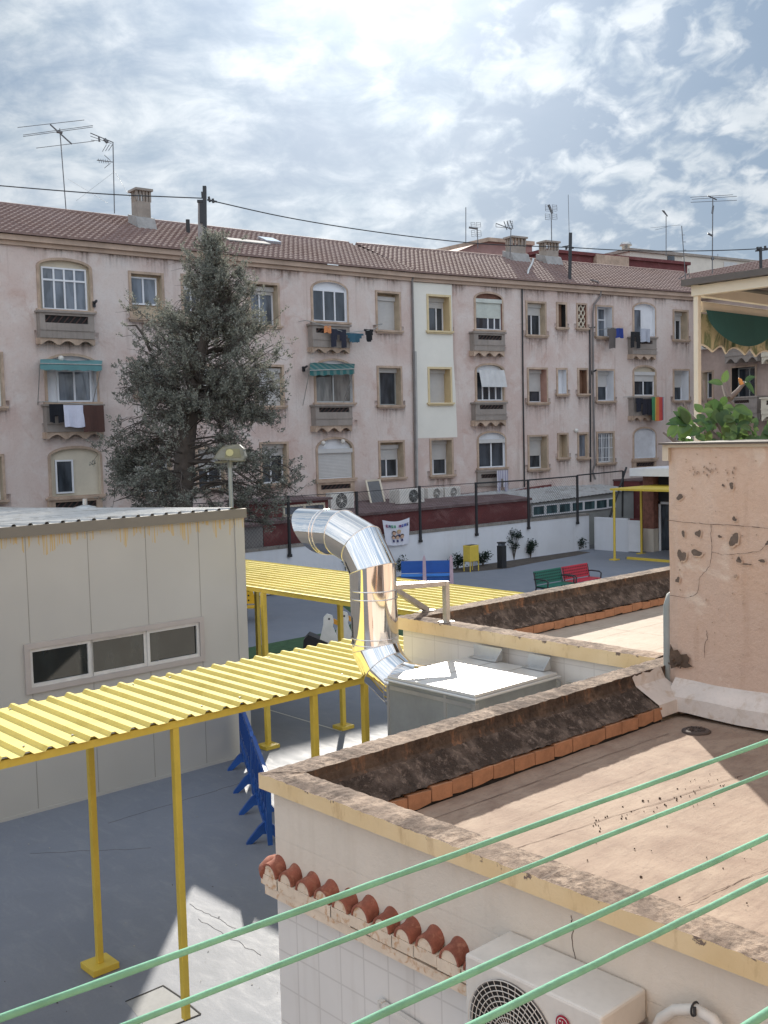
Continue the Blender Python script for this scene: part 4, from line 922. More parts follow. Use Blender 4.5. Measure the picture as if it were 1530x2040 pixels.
rr_ = MB(); c = V((WXI+.0, TY-.045, 2.735)); rr_.path([c+V((-.06, -.01, -.01)), c+V((-.035, .02, .0)), c+V((.0, .035, .01)), c+V((.12, .03, .01))], [.045, .056, .056, .05], 12); rr_.build('corner_tile', M_TERRA, lg)

# far part of the same building: second terrace beyond the duct box
FX, FY = 7.48, 8.01
far = thing('far_terrace', 'farther flat roof terrace with cream tiled floor behind the duct box', 'roof terrace', (FX, FY, 0))
MB().box(FX+.03, 16, 4.84, FY-.06, 0, 2.88).box(FX+.03, FX+.15, 4.84, FY-.06, 2.881, 3.19).box(FX+.15, 16, FY-.18, FY-.06, 2.881, 3.19).build('wall', M_TILEW2, far)
coping(far, FX-.03, FY, 14.2, 4.84, ZCAP, .22, 12, th=.125)
inner_run(far, (FX+.19, FY-.22, 3.3), (14.0, FY-.22, 3.3), (0, -1, 0), ZCAP, 2.90, seed=15, slope=.2, hb=.11)
MB().face([(FX+.1, 4.8, 2.9), (16, 4.8, 2.9), (16, FY-.2, 2.9), (FX+.1, FY-.2, 2.9)]).build('roof_floor', M_FLOOR2, far)
mb = MB()
for k in range(8): X = FX+.8+k*.9; seam((X, 4.8, 2.9), (X, FY-.4, 2.9), .006, .004, seed=k+30, z_=2.9)
for k in range(3): seam((FX+.3, 5.3+k*.8, 2.9), (15, 5.3+k*.8, 2.9), .006, .004, seed=k+60)
mb.build('floor_seams', mat('tile_joint', (.22, .17, .13), .95), far)

# ================================================================== STAIR TOWER
tw = thing('stair_tower', 'peach rendered tower wall with chipped plaster patches and long cracks', 'tower', (TWX, TWY, 0))
mb = MB(); ny, nz = 60, 40; r = random.Random(7)
mb.grid([[V((TWX+mnoise.noise(V((j*.12, k*.12, 1)))*.010+(.02 if j == 0 else 0), TWY-(TWY+.6)*j/ny, 2.9+(5.075-2.9)*k/nz)) for j in range(ny+1)] for k in range(nz+1)])
mb.box(TWX+.03, 15, -.6, TWY-.005, 0, 5.07); mb.build('wall', M_TOWER, tw)
MB().box(TWX-.05, 15.1, -.7, TWY+.05, 5.078, 5.093).build('coping', mat('dark_metal_coping', (.09, .075, .065), .5), tw)
MB().box(TWX-.025, TWX+.1, -.6, TWY+.03, 5.055, 5.0775).box(TWX-.02, TWX+.02, TWY-.02, TWY+.035, 4.95, 5.054).build('coping_trim', M_CREAM, tw)
chips = [(1403+random.uniform(-30, 60), 940+random.gauss(0, 8), random.uniform(.8, 2.4), random.uniform(.8, 3)) for _k in range(26)]+[(1340+random.uniform(0, 190), random.uniform(900, 1330), random.uniform(.5, 1.6), random.uniform(.5, 1.8)) for _k in range(40)]+[(1355, 989, 6, 6), (1361, 1055+8, 4, 6), (1391, 1063, 5, 8), (1358, 1108, 7, 13), (1387, 1101, 9, 8), (1350, 1155, 4, 7), (1441, 965+2, 3, 3), (1457, 967, 5, 6), (1434, 1069, 4, 3), (1463, 1074, 9, 14), (1472, 1116, 5, 6), (1488, 1124, 10, 2), (1518, 1117, 8, 3), (1463, 1034, 4, 5), (1529, 1082, 4, 5), (1465, 1148, 3, 4)]
mb = MB(); r = random.Random(21)
for i, (x, y, rx, ry) in enumerate(chips):
    mb.cur = 1 if i < 66 or i >= 81 else 0; lp = []; rm = []; sh = r.uniform(0, 6); q0 = 1.0
    for k in range(16):
        a = 2*math.pi*k/16; q0 = .5*q0+.5*r.uniform(.55, 1.3); q = q0*(1+.22*math.sin(2*a+sh)+.15*math.sin(3*a+sh*2)); lp.append(at_X(x+rx*q*math.cos(a), y+ry*q*math.sin(a), TWX-.0135)); q2 = q*r.uniform(1.02, 1.22)+.05; rm.append(at_X(x+rx*q2*math.cos(a)+1, y+ry*q2*math.sin(a)+1, TWX-.0125))
    c_ = mb.cur; mb.prism(lp, (-.001, 0, 0)); mb.cur = 2; mb.prism(rm, (-.0006, 0, 0)); mb.cur = c_
mb.build('plaster_chip', [mat('bare_grey_cement', (.14, .11, .09), .95, var=.2, scale=20, bmp=.5), mat('scuffed_cement', (.36, .27, .21), .95, var=.4, scale=40, bmp=.6, bscale=90), mat('pale_flaked_rim', (.56, .42, .32), .95, var=.12, scale=30)], tw)
mb = MB()
crack([at_X(x, y, TWX-.012) for x, y in ((1330, 1037), (1362, 1040), (1400, 1043), (1450, 1046), (1530, 1053))], .0035, (-1, 0, 0))
crack([at_X(x, y, TWX-.012) for x, y in ((1416, 1045), (1417, 1075), (1418, 1100), (1414, 1128), (1395, 1150), (1389, 1183), (1370, 1191), (1335, 1186))], .003, (-1, 0, 0))
crack([at_X(x, y, TWX-.012) for x, y in ((1418, 1100), (1440, 1105), (1475, 1103), (1515, 1098), (1530, 1080))], .0028, (-1, 0, 0))
crack([at_X(x, y, TWX-.012) for x, y in ((1407, 1255), (1410, 1270), (1404, 1285), (1404, 1310))], .003, (-1, 0, 0))
mb.build('plaster_crack', mat('crack_brown', (.07, .045, .035), 1), tw)
mb = MB(); mb.path([(TWX+.05, TWY+.03, 2.9), (TWX+.05, TWY+.03, 3.78), (TWX+.09, TWY+.03, 3.85), (TWX+.16, TWY+.02, 3.87)], .042, 12); mb.build('downpipe', mat('grey_green_pipe', (.25, .27, .26), .5), tw)
mb = MB(); r = random.Random(31)
mb.prism([at_X(x, y, TWX-.024) for x, y in ((1336, 1283), (1342, 1296), (1350, 1294), (1356, 1304), (1368, 1303), (1374, 1312), (1371, 1321), (1380, 1328), (1366, 1331), (1352, 1327), (1337, 1332), (1334, 1310))], (-.004, 0, 0))
for k in range(16):
    c = at_X(1350+r.gauss(0, 9), 1322+r.gauss(0, 4), TWX-.03); s_ = r.uniform(.006, .016); a = r.uniform(0, 3)
    mb.obox(c, V((math.cos(a), math.sin(a), r.uniform(-.4, .4)))*s_, V((-math.sin(a), math.cos(a), r.uniform(-.4, .4)))*s_*1.3, V((.2, -.1, 1))*s_*.8)
mb.build('crumbled_plaster', M_INNER, tw)

# ================================================================== STEEL DUCT
DX = 6.83; RD = .232
duct = thing('exhaust_duct', 'shiny stainless steel exhaust duct bending from the metal box up and over to the left', 'duct', (DX, 7.63, 2.5))
def ring(c, a, b_, r_, n=48): return [c+a*r_*math.cos(2*math.pi*k/n)+b_*r_*math.sin(2*math.pi*k/n) for k in range(n)]
K = [(8.70, 4.235), (8.10, 4.235), (7.80, 4.13), (7.645, 3.90), (7.632, 3.115), (7.50, 2.925), (7.27, 2.80), (6.86, 2.80)]
Kp = [V((DX, y, z_)) for y, z_ in K]; exx = V((1, 0, 0))
rings = []
for i, p in enumerate(Kp):
    d0 = (Kp[i]-Kp[i-1]).normalized() if i else (Kp[1]-Kp[0]).normalized(); d1 = (Kp[i+1]-Kp[i]).normalized() if i < len(Kp)-1 else d0
    bi = (d0+d1).normalized(); nrm = d0.cross(exx).normalized(); nb_ = bi.cross(exx).normalized(); rings.append((p, nb_, RD/abs(nb_.dot(nrm)), nrm))
names = ['outlet', 'elbow_segment', 'elbow_segment', 'riser', 'elbow_segment', 'elbow_segment', 'inlet']
for i, nm in enumerate(names):
    p, nb_, rb, _ = rings[i]; q, nq, rq, _ = rings[i+1]; mb = MB(); mb.smooth = True; n = 64; rows = []
    for t in range(13):
        tt = t/12; row = []
        for k in range(n):
            a = 2*math.pi*k/n; A0 = p+exx*RD*math.cos(a)+nb_*rb*math.sin(a); B0 = q+exx*RD*math.cos(a)+nq*rq*math.sin(a)
            if i == 0:                                   # slanted mouth: long on top, short below
                A0 = A0 + V((0, -1, 0))*(.34*(.5-.5*math.sin(a)*(1 if nb_.z > 0 else -1)))+V((0, .05, 0))
            row.append(A0.lerp(B0, tt))
        rows.append(row)
    mb.grid(rows, True); rin = [[(c_-(p.lerp(q, t/12)))*.985+p.lerp(q, t/12) for c_ in row] for t, row in enumerate(rows)]
    if i == 0: mb.grid(rin, True); mb.smooth = False; mb.grid([rows[0], rin[0]], True)
    mb.build(nm, M_STEEL, duct)
mb = MB(); mb.smooth = True
def torus(mb, c, a, b_, ra, rb_, r_=.006, n=64):
    rows = []; d = a.cross(b_).normalized()
    for k in range(n):
        t = 2*math.pi*k/n; o_ = a*ra*math.cos(t)+b_*rb_*math.sin(t); u = o_.normalized(); rows.append([c+o_+u*r_*math.cos(s*math.pi/3)+d*r_*math.sin(s*math.pi/3) for s in range(6)])
    rows.append(rows[0]); mb.grid(rows, True)
for i in range(1, 7): p, nb_, rb, _ = rings[i]; torus(mb, p, exx, nb_, RD, rb, .0055)
for (y, z_, dv) in ((8.30, 4.235, (0, 0, 1)), (8.35, 4.235, (0, 0, 1))): torus(mb, V((DX, y, z_)), exx, V(dv), RD+.002, RD+.002, .005)
for z_ in (3.70, 3.62, 3.23, 3.17): torus(mb, V((DX, 7.637, z_)), exx, V((0, 1, 0)), RD+.001, RD+.001, .006)
mb.build('seam_rings', M_STEEL, duct)
# bracket holding the riser to the far coping
mb = MB(); zb = 3.70; P1 = V((DX+.24, 7.52, zb)); P2 = at_z(888, 1162, zb); P3 = V((P2.x, P2.y, 3.305))
yb_ = P2.y; mb.bar((DX+.05, yb_-.0+.15, zb+.02), P2, .055, .05); mb.bar((DX, 7.86, zb+.02), P2, .05, .045)
mb.bar(P2+Z*.02, P3, .055); mb.box(P3.x-.07, P3.x+.07, P3.y-.06, P3.y+.06, 3.302, 3.312)
q = at_z(852, 1216, 3.31); mb.bar(P1+V((0, .15, 0)), q, .055); mb.box(q.x-.08, q.x+.08, q.y-.05, q.y+.05, 3.303, 3.315)
mb.build('wall_bracket', M_GALVM, duct, bevel=.003)

# ================================================================== METAL FAN BOX
bx = thing('fan_box', 'galvanised sheet metal extractor fan box with bright flat lid beside the steel duct', 'extractor box', (6.8, 6.3, 1.7))
BX0, BX1, BY0, BY1, BZ0, BZ1 = 6.29, 7.37, 5.81, 6.87, 1.9, 3.0
MB().box(BX0, BX1, BY0, BY1, BZ0, BZ1).build('casing', mat('dull_galvanised_casing', (.33, .345, .34), .34, metal=.65, var=.12, scale=3), bx, bevel=.004)
mb = MB(); mb.box(BX0-.03, BX1+.03, BY0-.03, BY1+.03, BZ1+.002, BZ1+.022).box(BX0-.005, BX1+.005, BY0-.005, BY1+.005, BZ1+.023, BZ1+.05); mb.build('lid', mat('satin_lid_sheet', (.60, .60, .59), .36, metal=.5, var=.05, scale=3, bmp=.03, bscale=5), bx, bevel=.006)
mb = MB()
for y in (BY0+.36, BY0+.71): mb.box(BX0, BX1, y-.004, y+.004, BZ1+.0505, BZ1+.0525)
for k in range(7): X = random.uniform(BX0+.1, BX1-.1); y = random.uniform(BY0+.1, BY1-.1); mb.path([(X, y, BZ1+.05), (X, y, BZ1+.058)], .012, 8)
mb.build('lid_seam', M_GALVM, bx)
mb = MB()
for (x, y) in ((BX0, BY0), (BX0, BY1), (BX1, BY0)): mb.box(x-.012, x+.035, y-.012, y+.035 if y < BY1 else y+.012, BZ0, BZ1-.03)
mb.box(BX0-.008, BX0-.001, BY0+.33, BY0+.36, BZ0, BZ1-.01).box(BX0-.012, BX0-.0085, BY0+.03, BY1-.03, BZ1-.07, BZ1-.035)
for k in range(5): mb.path([(BX0-.004, BY0+.45+.1*k, 2.7-.03*k), (BX0+.0, BY0+.45+.1*k, 2.7-.03*k)], .008, 6)
mb.build('corner_trim', M_GALV, bx)
mb = MB(); mb.smooth = True; c = V((7.0, BY0-.003, 2.72))
mb.path([c, c-V((0, .10, 0)), c-V((0, .10, 0))], .13, 24); mb.path([c-V((0, .101, 0)), c-V((0, .115, 0))], .15, 24); mb.build('outlet_collar', M_GALV, bx)
mb = MB()
for a, b_ in (((944, 1300), (1000, 1308)), ((1052, 1318), (1096, 1326))):
    p, q = at_X(*a, BX1+.03), at_X(*b_, BX1+.03); p.z = q.z = BZ1+.056
    mb.obox(p, q-p, V((0, 0, .115)), V((.006, 0, 0))); mb.obox(p, q-p, V((0, 0, .006)), V((-.09, 0, 0)))
    mb.prism([V((q.x, q.y, BZ1+.062)), V((q.x-.1, q.y, BZ1+.062)), V((q.x, q.y, BZ1+.16))], (0, .005, 0))
mb.build('angle_bracket', M_GALV, bx)
mb = MB(); mb.box(BX1+.031, FX+.02, BY0+.05, BY0+.09, 2.9, 2.94).box(BX1+.031, FX+.02, BY1-.09, BY1-.05, 2.9, 2.94)
mb.box(BX0+.02, BX0+.06, BY0+.02, BY0+.06, 0, BZ0).box(BX0+.02, BX0+.06, BY1-.06, BY1-.02, 0, BZ0).box(BX1-.06, BX1-.02, BY0+.02, BY0+.06, 0, BZ0).box(BX1-.06, BX1-.02, BY1-.06, BY1-.02, 0, BZ0)
p = at_z(1150, 1354, 2.98); mb.bar((BX1+.03, BY0-.1, 2.96), (BX1+.03, BY0-.55, 2.96), .05); mb.build('support_frame', M_GALV, bx)

# ================================================================== AC UNITS
def ac_unit(name, label, org, along, out, wdt, hgt, dep, group=None, fan_at=.36, logo=False, dark=False, cat='air conditioner'):
    """org: lower corner at the back; along: unit vector of the width; out: unit vector the fan faces"""
    o = thing(name, label, cat, org, 0, group); O = V(org); a, u = V(along), V(out)
    mb = MB(); mb.obox(O, a*wdt, u*dep, Z*hgt); mb.build('casing', M_WHITEPL, o, bevel=.012)
    c = O+a*wdt*fan_at+u*(dep+.002)+Z*hgt*.5; R_ = min(hgt*.45, wdt*.33)
    fr = MB(); fr.smooth = True; fr.path([c-u*.001, c+u*.001], R_, 40); fr.cur = 1; 
    fr.path([c-u*.0009, c+u*.0016], R_*.97, 40); fr.build('fan_opening', [M_GREYB, M_DARK], o)
    g_ = MB(); nr = 11 if logo else 5
    for k in range(1, nr+1): torus(g_, c+u*(.012+.006*(1-k/nr)), a, Z, R_*k/nr, R_*k/nr, .0022 if logo else .006, 40)
    for k in range(36 if logo else 8):
        t = 2*math.pi*k/(36 if logo else 8); d = a*math.cos(t)+Z*math.sin(t); d2 = a*math.cos(t+.22)+Z*math.sin(t+.22); g_.tube(c+d*R_*.22+u*.014, c+d2*R_+u*.01, .0018 if logo else .006, 4)
    g_.path([c+u*.012, c+u*.02], R_*.2, 16); g_.build('fan_grille', M_WHITEPL if not dark else M_PAINTG, o)
    s = MB()
    for k in range(8): zz = O.z+hgt*(.2+.08*k); s.obox(O+a*(wdt*.80)+u*(dep+.001)+Z*(zz-O.z), a*wdt*.13, u*.006, Z*.008)
    s.obox(O+a*(-.02 if False else 0)+u*(dep+.001)+Z*hgt*.06, a*wdt, u*.003, Z*.006); s.build('vent_slots', M_GALVM, o)
    return o, c, R_
ac, c, R_ = ac_unit('air_conditioner', 'cream air conditioner unit below the near coping with a round fan grille and red badge', (WXI-.005, 3.005, 2.45), (0, -1, 0), (-1, 0, 0), .71, .53, .30, fan_at=.37, logo=True)
mb = MB(); mb.smooth = False
lc = V((WXI-.311, 2.475, 2.885)); a_, u_ = V((0, -1, 0)), V((-1, 0, 0))
mb.prism([lc+a_*.034*math.cos(t*.2618)+Z*.034*math.sin(t*.2618) for t in range(24)], u_*.003); mb.cur = 1
def badge_arc(rr, t0, t1, w_):
    n = 12
    for k in range(n):
        A1 = math.radians(t0+(t1-t0)*k/n); A2 = math.radians(t0+(t1-t0)*(k+1)/n)
        mb.face([lc+u_*.0036+a_*x_*math.cos(g__)+Z*x_*math.sin(g__) for x_, g__ in ((rr, A1), (rr, A2), (rr-w_, A2), (rr-w_, A1))])
badge_arc(.027, 25, 335, .0042)
for (p0_, p1_) in (((.0, 0), (.026, 0)), ((0, .012), (0, -.011)), ((0, -.011), (.009, -.011))): mb.bar(lc+u_*.0036+a_*p0_[0]+Z*p0_[1], lc+u_*.0036+a_*p1_[0]+Z*p1_[1], .004, .001, u_)
mb.path([lc+u_*.0034+a_*-.011+Z*.009, lc+u_*.004+a_*-.011+Z*.009], .0036, 10)
mb.build('badge', [mat('crimson_badge', (.30, .008, .03), .35), M_WHITEPL], ac)
MB().box(WXI-.28, WXI-.0055, 2.29, 2.2945, 2.80, 2.86).box(WXI-.12, WXI-.06, 2.27, 2.2945, 2.70, 2.84).build('service_valve', M_GALV, ac)
MB().box(WXI-.30, WXI, 2.9, 2.94, 2.41, 2.449).box(WXI-.30, WXI, 2.36, 2.40, 2.41, 2.449).build('mount_bracket', M_WHITEPL, ac)
mb = MB(); pts = [at_X(x, y, WXI-.06) for x, y in ((1290, 2110), (1302, 2060), (1318, 2028), (1345, 2012), (1385, 2010), (1420, 2030), (1450, 2075), (1470, 2140))]
mb.path(pts, .022, 12); mb.cur = 1; mb.path([at_X(1384, 2006, WXI-.085), at_X(1384, 2024, WXI-.09)], .006, 6); torus(mb, at_X(1384, 2010, WXI-.06), V((1, 0, 0)), Z, .026, .026, .004, 16)
o = mb.build('insulated_pipe', [M_WHITEPL, M_BLACK], None, pts[0]); tag(o, 'white insulated refrigerant pipe looped beside the near air conditioner with a black tie', 'pipe')
# a white bracket arm low on the tiled wall
mb = MB(); p, q = at_X(760, 2000, WXI-.03), at_X(830, 2045, WXI-.03); mb.bar(p, q, .03); mb.bar(p+Z*.02, p-Z*.03, .03); mb.bar(q, at_X(870, 2075, WXI-.03), .03)
tag(mb.build('wall_arm', M_WHITEPL, None, p), 'white metal arm fixed on the tiled wall left of the air conditioner', 'bracket')

# annexes: maroon low buildings between yard wall and apartment block
AF = 28.75
def ypl(x, y, Y): return at_Y(x, y, Y)
ann = thing('maroon_annex', 'long low maroon annex with flat roof behind the white yard wall', 'annex', (22, AF+.2, 0))
xa = ypl(524, 1037, AF).x; xb = ypl(1056, 1010, AF).x; zr = 2.42
mb = MB(); mb.box(xa, xb, AF, 29.2, 0, zr-.02).box(xa, xb+3, 29.2, 31.2, 0, zr-.2); mb.build('wall', M_MAROON, ann)
mb = MB(); mb.grid([[(xa-.05, AF-.08, zr), (xb+.05, AF-.08, zr)], [(xa-.05, 33.0, zr+.18), (xb+.5, 31.5, zr+.18)]]); mb.grid([[(xa-.05, AF-.08, zr), (xb+.05, AF-.08, zr)], [(xa-.05, AF-.08, zr-.10), (xb+.05, AF-.08, zr-.10)]]); mb.build('roof', M_MAROOF, ann)
gb = thing('grey_annex', 'grey block walled shed at the left end of the maroon annex', 'shed', (18.5, AF, 0))
xg = ypl(430, 1035, AF).x; MB().box(xg, xa-.02, AF, 31.5, 0, 2.30).build('wall', M_GREYB, gb); MB().box(xg-.1, xa-.06, AF-.1, 31.6, 2.301, 2.38).build('roof', M_MAROOF, gb)
st = thing('roof_cabin', 'raised maroon cabin with a two pane white strip window on the annex roof', 'roof cabin', (22.5, 29.8, zr))
Yc = 29.5; a, b_ = ypl(530, 1020, Yc), ypl(654, 1010, Yc); z0_, z1_ = zr+.02, at_Y(590, 1000, Yc).z
MB().box(a.x, b_.x, Yc, 31.8, z0_, z1_).build('wall', M_MAROON, st); MB().box(a.x-.12, b_.x+.12, Yc-.12, 31.9, z1_+.002, z1_+.08).build('roof', M_MAROOF, st)
a, b_ = ypl(563, 1016, Yc), ypl(646, 1012, Yc); zt_, zb_ = at_Y(605, 1004, Yc).z, at_Y(605, 1026, Yc).z; mb = MB(); e = .07
mb.box(a.x, b_.x, Yc-.05, Yc-.002, zt_-e, zt_).box(a.x, b_.x, Yc-.05, Yc-.002, zb_, zb_+e).box(a.x, a.x+e, Yc-.05, Yc-.002, zb_+e, zt_-e).box(b_.x-e, b_.x, Yc-.05, Yc-.002, zb_+e, zt_-e).box((a.x+b_.x)/2-.05, (a.x+b_.x)/2+.05, Yc-.05, Yc-.002, zb_+e, zt_-e)
wi = mb.build('window', M_CREAM, st); MB().box(a.x+.04, b_.x-.04, Yc-.02, Yc-.001, zb_+.04, zt_-.04).build('pane', M_GLASSB, wi)
# gable end and corrugated shed to the right
gs = thing('corrugated_shed', 'low shed with grey corrugated sheet roof and a strip of small windows', 'shed', (34, 28.9, 0))
Yg = 28.9; p1, p2, p3, p4 = [V(q) for q in (ypl(1057, 1002, Yg+.1), ypl(1258, 972, Yg+.1), (0, 0, 0), (0, 0, 0))]
zl = 2.35; xL = ypl(1057, 1003, Yg).x; xR = ypl(1262, 975, Yg).x; zL = ypl(1057, 1003, Yg).z; zR = ypl(1262, 975, Yg).z
MB().prism([(xL, Yg, 0), (xR, Yg, 0), (xR, Yg, zR-.03), (xL, Yg, zL-.03)], (0, .15, 0)).build('wall', M_PAINTG, gs)
mb = MB(); n = 60; r0 = []; r1 = []
for k in range(n+1): t = k/n; h = .035*(k % 2); r0.append(V((xL-.2+(xR-xL+.3)*t, Yg-.15, zL+(zR-zL)*t+h))); r1.append(V((xL-3.2+(xR-xL+2)*t, Yg+2.2, zL+.40+(zR-zL)*t*.95+h)))
mb.grid([r0, r1]); mb.build('roof', M_CORR, gs)
wxs = [(1061, 1083), (1087, 1109), (1113, 1135), (1139, 1160), (1163, 1184), (1187, 1208), (1211, 1224)]
for i, (l, r_) in enumerate(wxs):
    yt, yb2 = 1010-(l-1061)*.100, 1024-(l-1061)*.104; a, b_ = ypl(l, yt, Yg-.01), ypl(r_, yb2, Yg-.01)
    mb = MB(); e = .06; x0, x1, z0_, z1_ = a.x, b_.x, b_.z, a.z
    mb.box(x0, x1, Yg-.06, Yg-.005, z1_, z1_+e).box(x0, x1, Yg-.06, Yg-.005, z0_-e, z0_).box(x0-e, x0, Yg-.06, Yg-.005, z0_-e, z1_+e).box(x1, x1+e, Yg-.06, Yg-.005, z0_-e, z1_+e); wi = mb.build('window', M_WHITE, gs); MB().box(x0, x1, Yg-.03, Yg-.002, z0_, z1_).build('pane', glass('teal_shed_glass', (.05, .09, .10)), wi)
mg = thing('maroon_gable', 'maroon gable wall stepping down beside the corrugated shed', 'wall', (32, 29.1, 0))
MB().prism([V((x, 30.8, z_)) for x, z_ in [(ypl(905, 1005, 30.8).x, 2.3), (ypl(950, 997, 30.8).x, ypl(950, 990, 30.8).z), (ypl(1143, 957, 30.8).x, ypl(1143, 957, 30.8).z), (ypl(1143, 957, 30.8).x, 2.2)]], (0, .3, 0)).build('wall', M_MAROON, mg)
mr = thing('maroon_store', 'small maroon store at the right end of the corrugated shed', 'shed', (42, 29.5, 0))
MB().box(xR+.05, xR+9, 28.6, 31, 0, 2.75).build('wall', M_MAROON, mr); MB().box(xR, xR+9.1, 28.5, 31.1, 2.751, 2.83).build('roof', M_MAROOF, mr)
# ACs and a screen on the annex roof
for i, (l, t, r_, b_, lab, Y, dk) in enumerate(((660, 981, 706, 1022, 'tall grey air conditioner at the left of the annex roof beside the cabin', 30.0, 0), (797, 974, 846, 1009, 'white air conditioner with a black fan on the annex roof', 29.9, 1), (853, 972, 884, 998, 'third air conditioner from the left on the annex roof, its side showing', 31.0, 0), (887, 974, 918, 1001, 'rightmost air conditioner on the annex roof', 31.0, 0), (786, 976, 803, 1006, 'grey air conditioner half hidden behind the white one with a black fan', 30.5, 0))):
    p, q = at_Y(l, b_, Y), at_Y(r_, b_, Y); zt_ = at_Y((l+r_)/2, t, Y).z; zb_ = max(zr+.1, p.z-.02)
    ac_unit('air_conditioner', lab, (p.x, Y+.3, zb_), (1, 0, 0), (0, -1, 0), q.x-p.x, max(.45, zt_-zb_), .3, 'air conditioners on the annex roof', fan_at=.55 if i != 0 else .45, dark=bool(dk))
p = at_Y(766, 1003, 31.5); q = at_Y(740, 1006, 31.5); zt_ = at_Y(745, 954, 32.0).z; mb = MB()
A0, B0, C0, D0 = at_Y(740, 1006, 31.2), at_Y(767, 1003, 31.2), at_Y(756, 956, 31.9), at_Y(729, 958, 31.9)
for a, b_ in ((A0, B0), (B0, C0), (C0, D0), (D0, A0)): mb.bar(a, b_, .07)
o = thing('leaning_screen', 'grey window screen with pale frame leaning on the facade above the annex', 'screen', A0); mb.build('frame', M_CREAM, o); MB().face([A0, B0, C0, D0]).build('mesh_panel', mat('grey_mesh', (.13, .13, .135), .8), o)
p = A.P(A.uz(260, 947)[0], .02, A.uz(260, 964)[1]); ac_unit('air_conditioner', 'white air conditioner on the facade wall behind the conifer branches', p-A.t*.45, A.t, A.n, .85, .62, .3)
u, z_ = B3.uz(1401, 697, .02); ac_unit('air_conditioner', 'white air conditioner on the corner wing wall under the pergola valance', B3.P(u, .02, z_), B3.t, B3.n, 1.3, .62, .34)

# ================================================================== YARD WALL, FENCE, PORCH
wd = (WB-WA).normalized(); wn = V((wd.y, -wd.x, 0))
yw = thing('yard_wall', 'long low white yard wall with a worn stone coping', 'wall', WA)
MB().obox(WA-wd*14, wd*((WB-WA).length+14), -wn*.2, Z*1.50).build('wall', M_YWALL, yw)
MB().obox(WA-wd*14+wn*.02+Z*1.501, wd*((WB-WA).length+14), -wn*.26, Z*.10).build('coping', mat('grey_wall_coping', (.24, .22, .2), .95, var=.3, scale=3, stain=(.14, .12, .11)), yw)
fe = thing('mesh_fence', 'black post fence with thin chain mesh along the white yard wall', 'fence', WA)
tops = []
for x, yt, yb2 in ((300, 1005, 1110), (427, 1000, 1110), (577.5, 987, 1107), (713, 979, 1090), (838, 968, 1078), (950, 961, 1065), (1053.5, 955, 1052), (1151, 947, 1042)):
    p = at_pl(x, yb2, WA+wn*.06, wn); t = at_pl(x-1.5, yt, WA+wn*.06, wn); t.x, t.y = p.x, p.y; tops.append((p, t)); MB().tube(p, t, .055, 8).box(p.x-.08, p.x+.08, p.y-.03, p.y+.03, p.z-.05, p.z+.05).build('post', M_BLACK, fe)
mb = MB(); mt_ = [V((t.x, t.y, 3.28)) for p, t in tops]
for (p, t), (p2, t2) in zip(tops, tops[1:]):
    L = (p2-p).length; n = int(L/.13); b0, b1 = V((p.x, p.y, 1.6)), V((p2.x, p2.y, 1.6)); h = min(t.z, t2.z)-1.6
    for k in range(n):
        s0 = k/n
        for sg in (1, -1):
            e = s0+sg*h/L
            ee = min(1, max(0, e)); hh = h*abs(ee-s0)*L/h if h else 0
            mb.tube(b0.lerp(b1, s0), b0.lerp(b1, ee)+Z*hh, .004, 3)
mb.build('chain_mesh', M_BLACK, fe)
mb = MB()
for (p, t), (p2, t2) in zip(tops, tops[1:]): mb.tube(t-Z*.03, t2-Z*.03, .012 if p.x < 30 else .03, 5)
p = at_pl(1240, 938, WA+wn*.06, wn); mb.tube(tops[-1][1], p, .03, 5); mb.build('top_rail', M_BLACK, fe)
mb = MB(); Yp = 27.4
for a, b_ in (((1241, 938), (1240, 1030)), ((1248, 931), (1233, 975)), ((1233, 975), (1215, 1030))): mb.tube(at_Y(*a, Yp+.3), at_Y(*b_, Yp+.3), .05, 6)
tag(mb.build('gate_stay', M_BLACK, None, at_Y(1240, 1030, Yp)), 'black bent pole stay rising behind the white yard gate', 'pole')

PX = 37.72
gt = thing('yard_gate', 'white yard gate wall with a barred gate leaf by the yellow porch', 'gate', (PX, 26, 0))
a = at_X(1180, 1000, PX); yA, yB, yC = WB.y-.3, at_X(1251, 1060, PX).y, at_X(1277, 1060, PX).y
zt_ = at_X(1200, 1031, PX).z; MB().box(PX, PX+.15, yB, yA, 0, zt_).build('wall', M_YWALL, gt)
mb = MB(); zt2 = at_X(1264, 1037, PX).z
for k in range(8): y = yC+(yB-yC)*(k+.5)/8; mb.box(PX+.02, PX+.06, y-.04, y+.04, .1, zt2-.06)
mb.box(PX, PX+.08, yC, yB, zt2-.06, zt2).box(PX, PX+.08, yC, yB, .04, .1); mb.build('gate_leaf', M_WHITE, gt)
MB().box(PX+1, PX+1.2, yC-1, yA, 0, zt_-.1).build('back_wall', M_MAROON, gt)
po = thing('porch_building', 'school porch building with white fascia, brick pier and glazed doors', 'building', (38.3, 24, 0))
XP = 38.3; y0_, y1_ = 14.0, at_X(1254, 940, XP-1.0).y; zf0, zf1 = at_X(1290, 949, XP-1.0).z, at_X(1290, 933, XP-1.0).z
MB().box(XP-1.0, XP+8, y0_, y1_, zf0, zf1).build('fascia', M_WHITE, po)
ya, yb_ = at_X(1281, 1000, XP).y, at_X(1302, 1000, XP).y; zs_ = at_X(1290, 1053, XP).z
MB().box(XP, XP+.4, yb_, ya, zs_, zf0-.01).build('brick_pier', mat('dark_red_brick', (.22, .10, .075), .9, var=.3, scale=6), po); MB().box(XP-.02, XP+.4, yb_, ya, 0, zs_-.002).build('pier_base', M_WHITEWASH, po)
MB().box(XP+.41, XP+.5, y0_, yb_, 0, zf0-.01).build('wall', M_CREAM, po)
mb = MB(); ydr = yb_-.05; zd = at_X(1310, 999, XP+.4).z
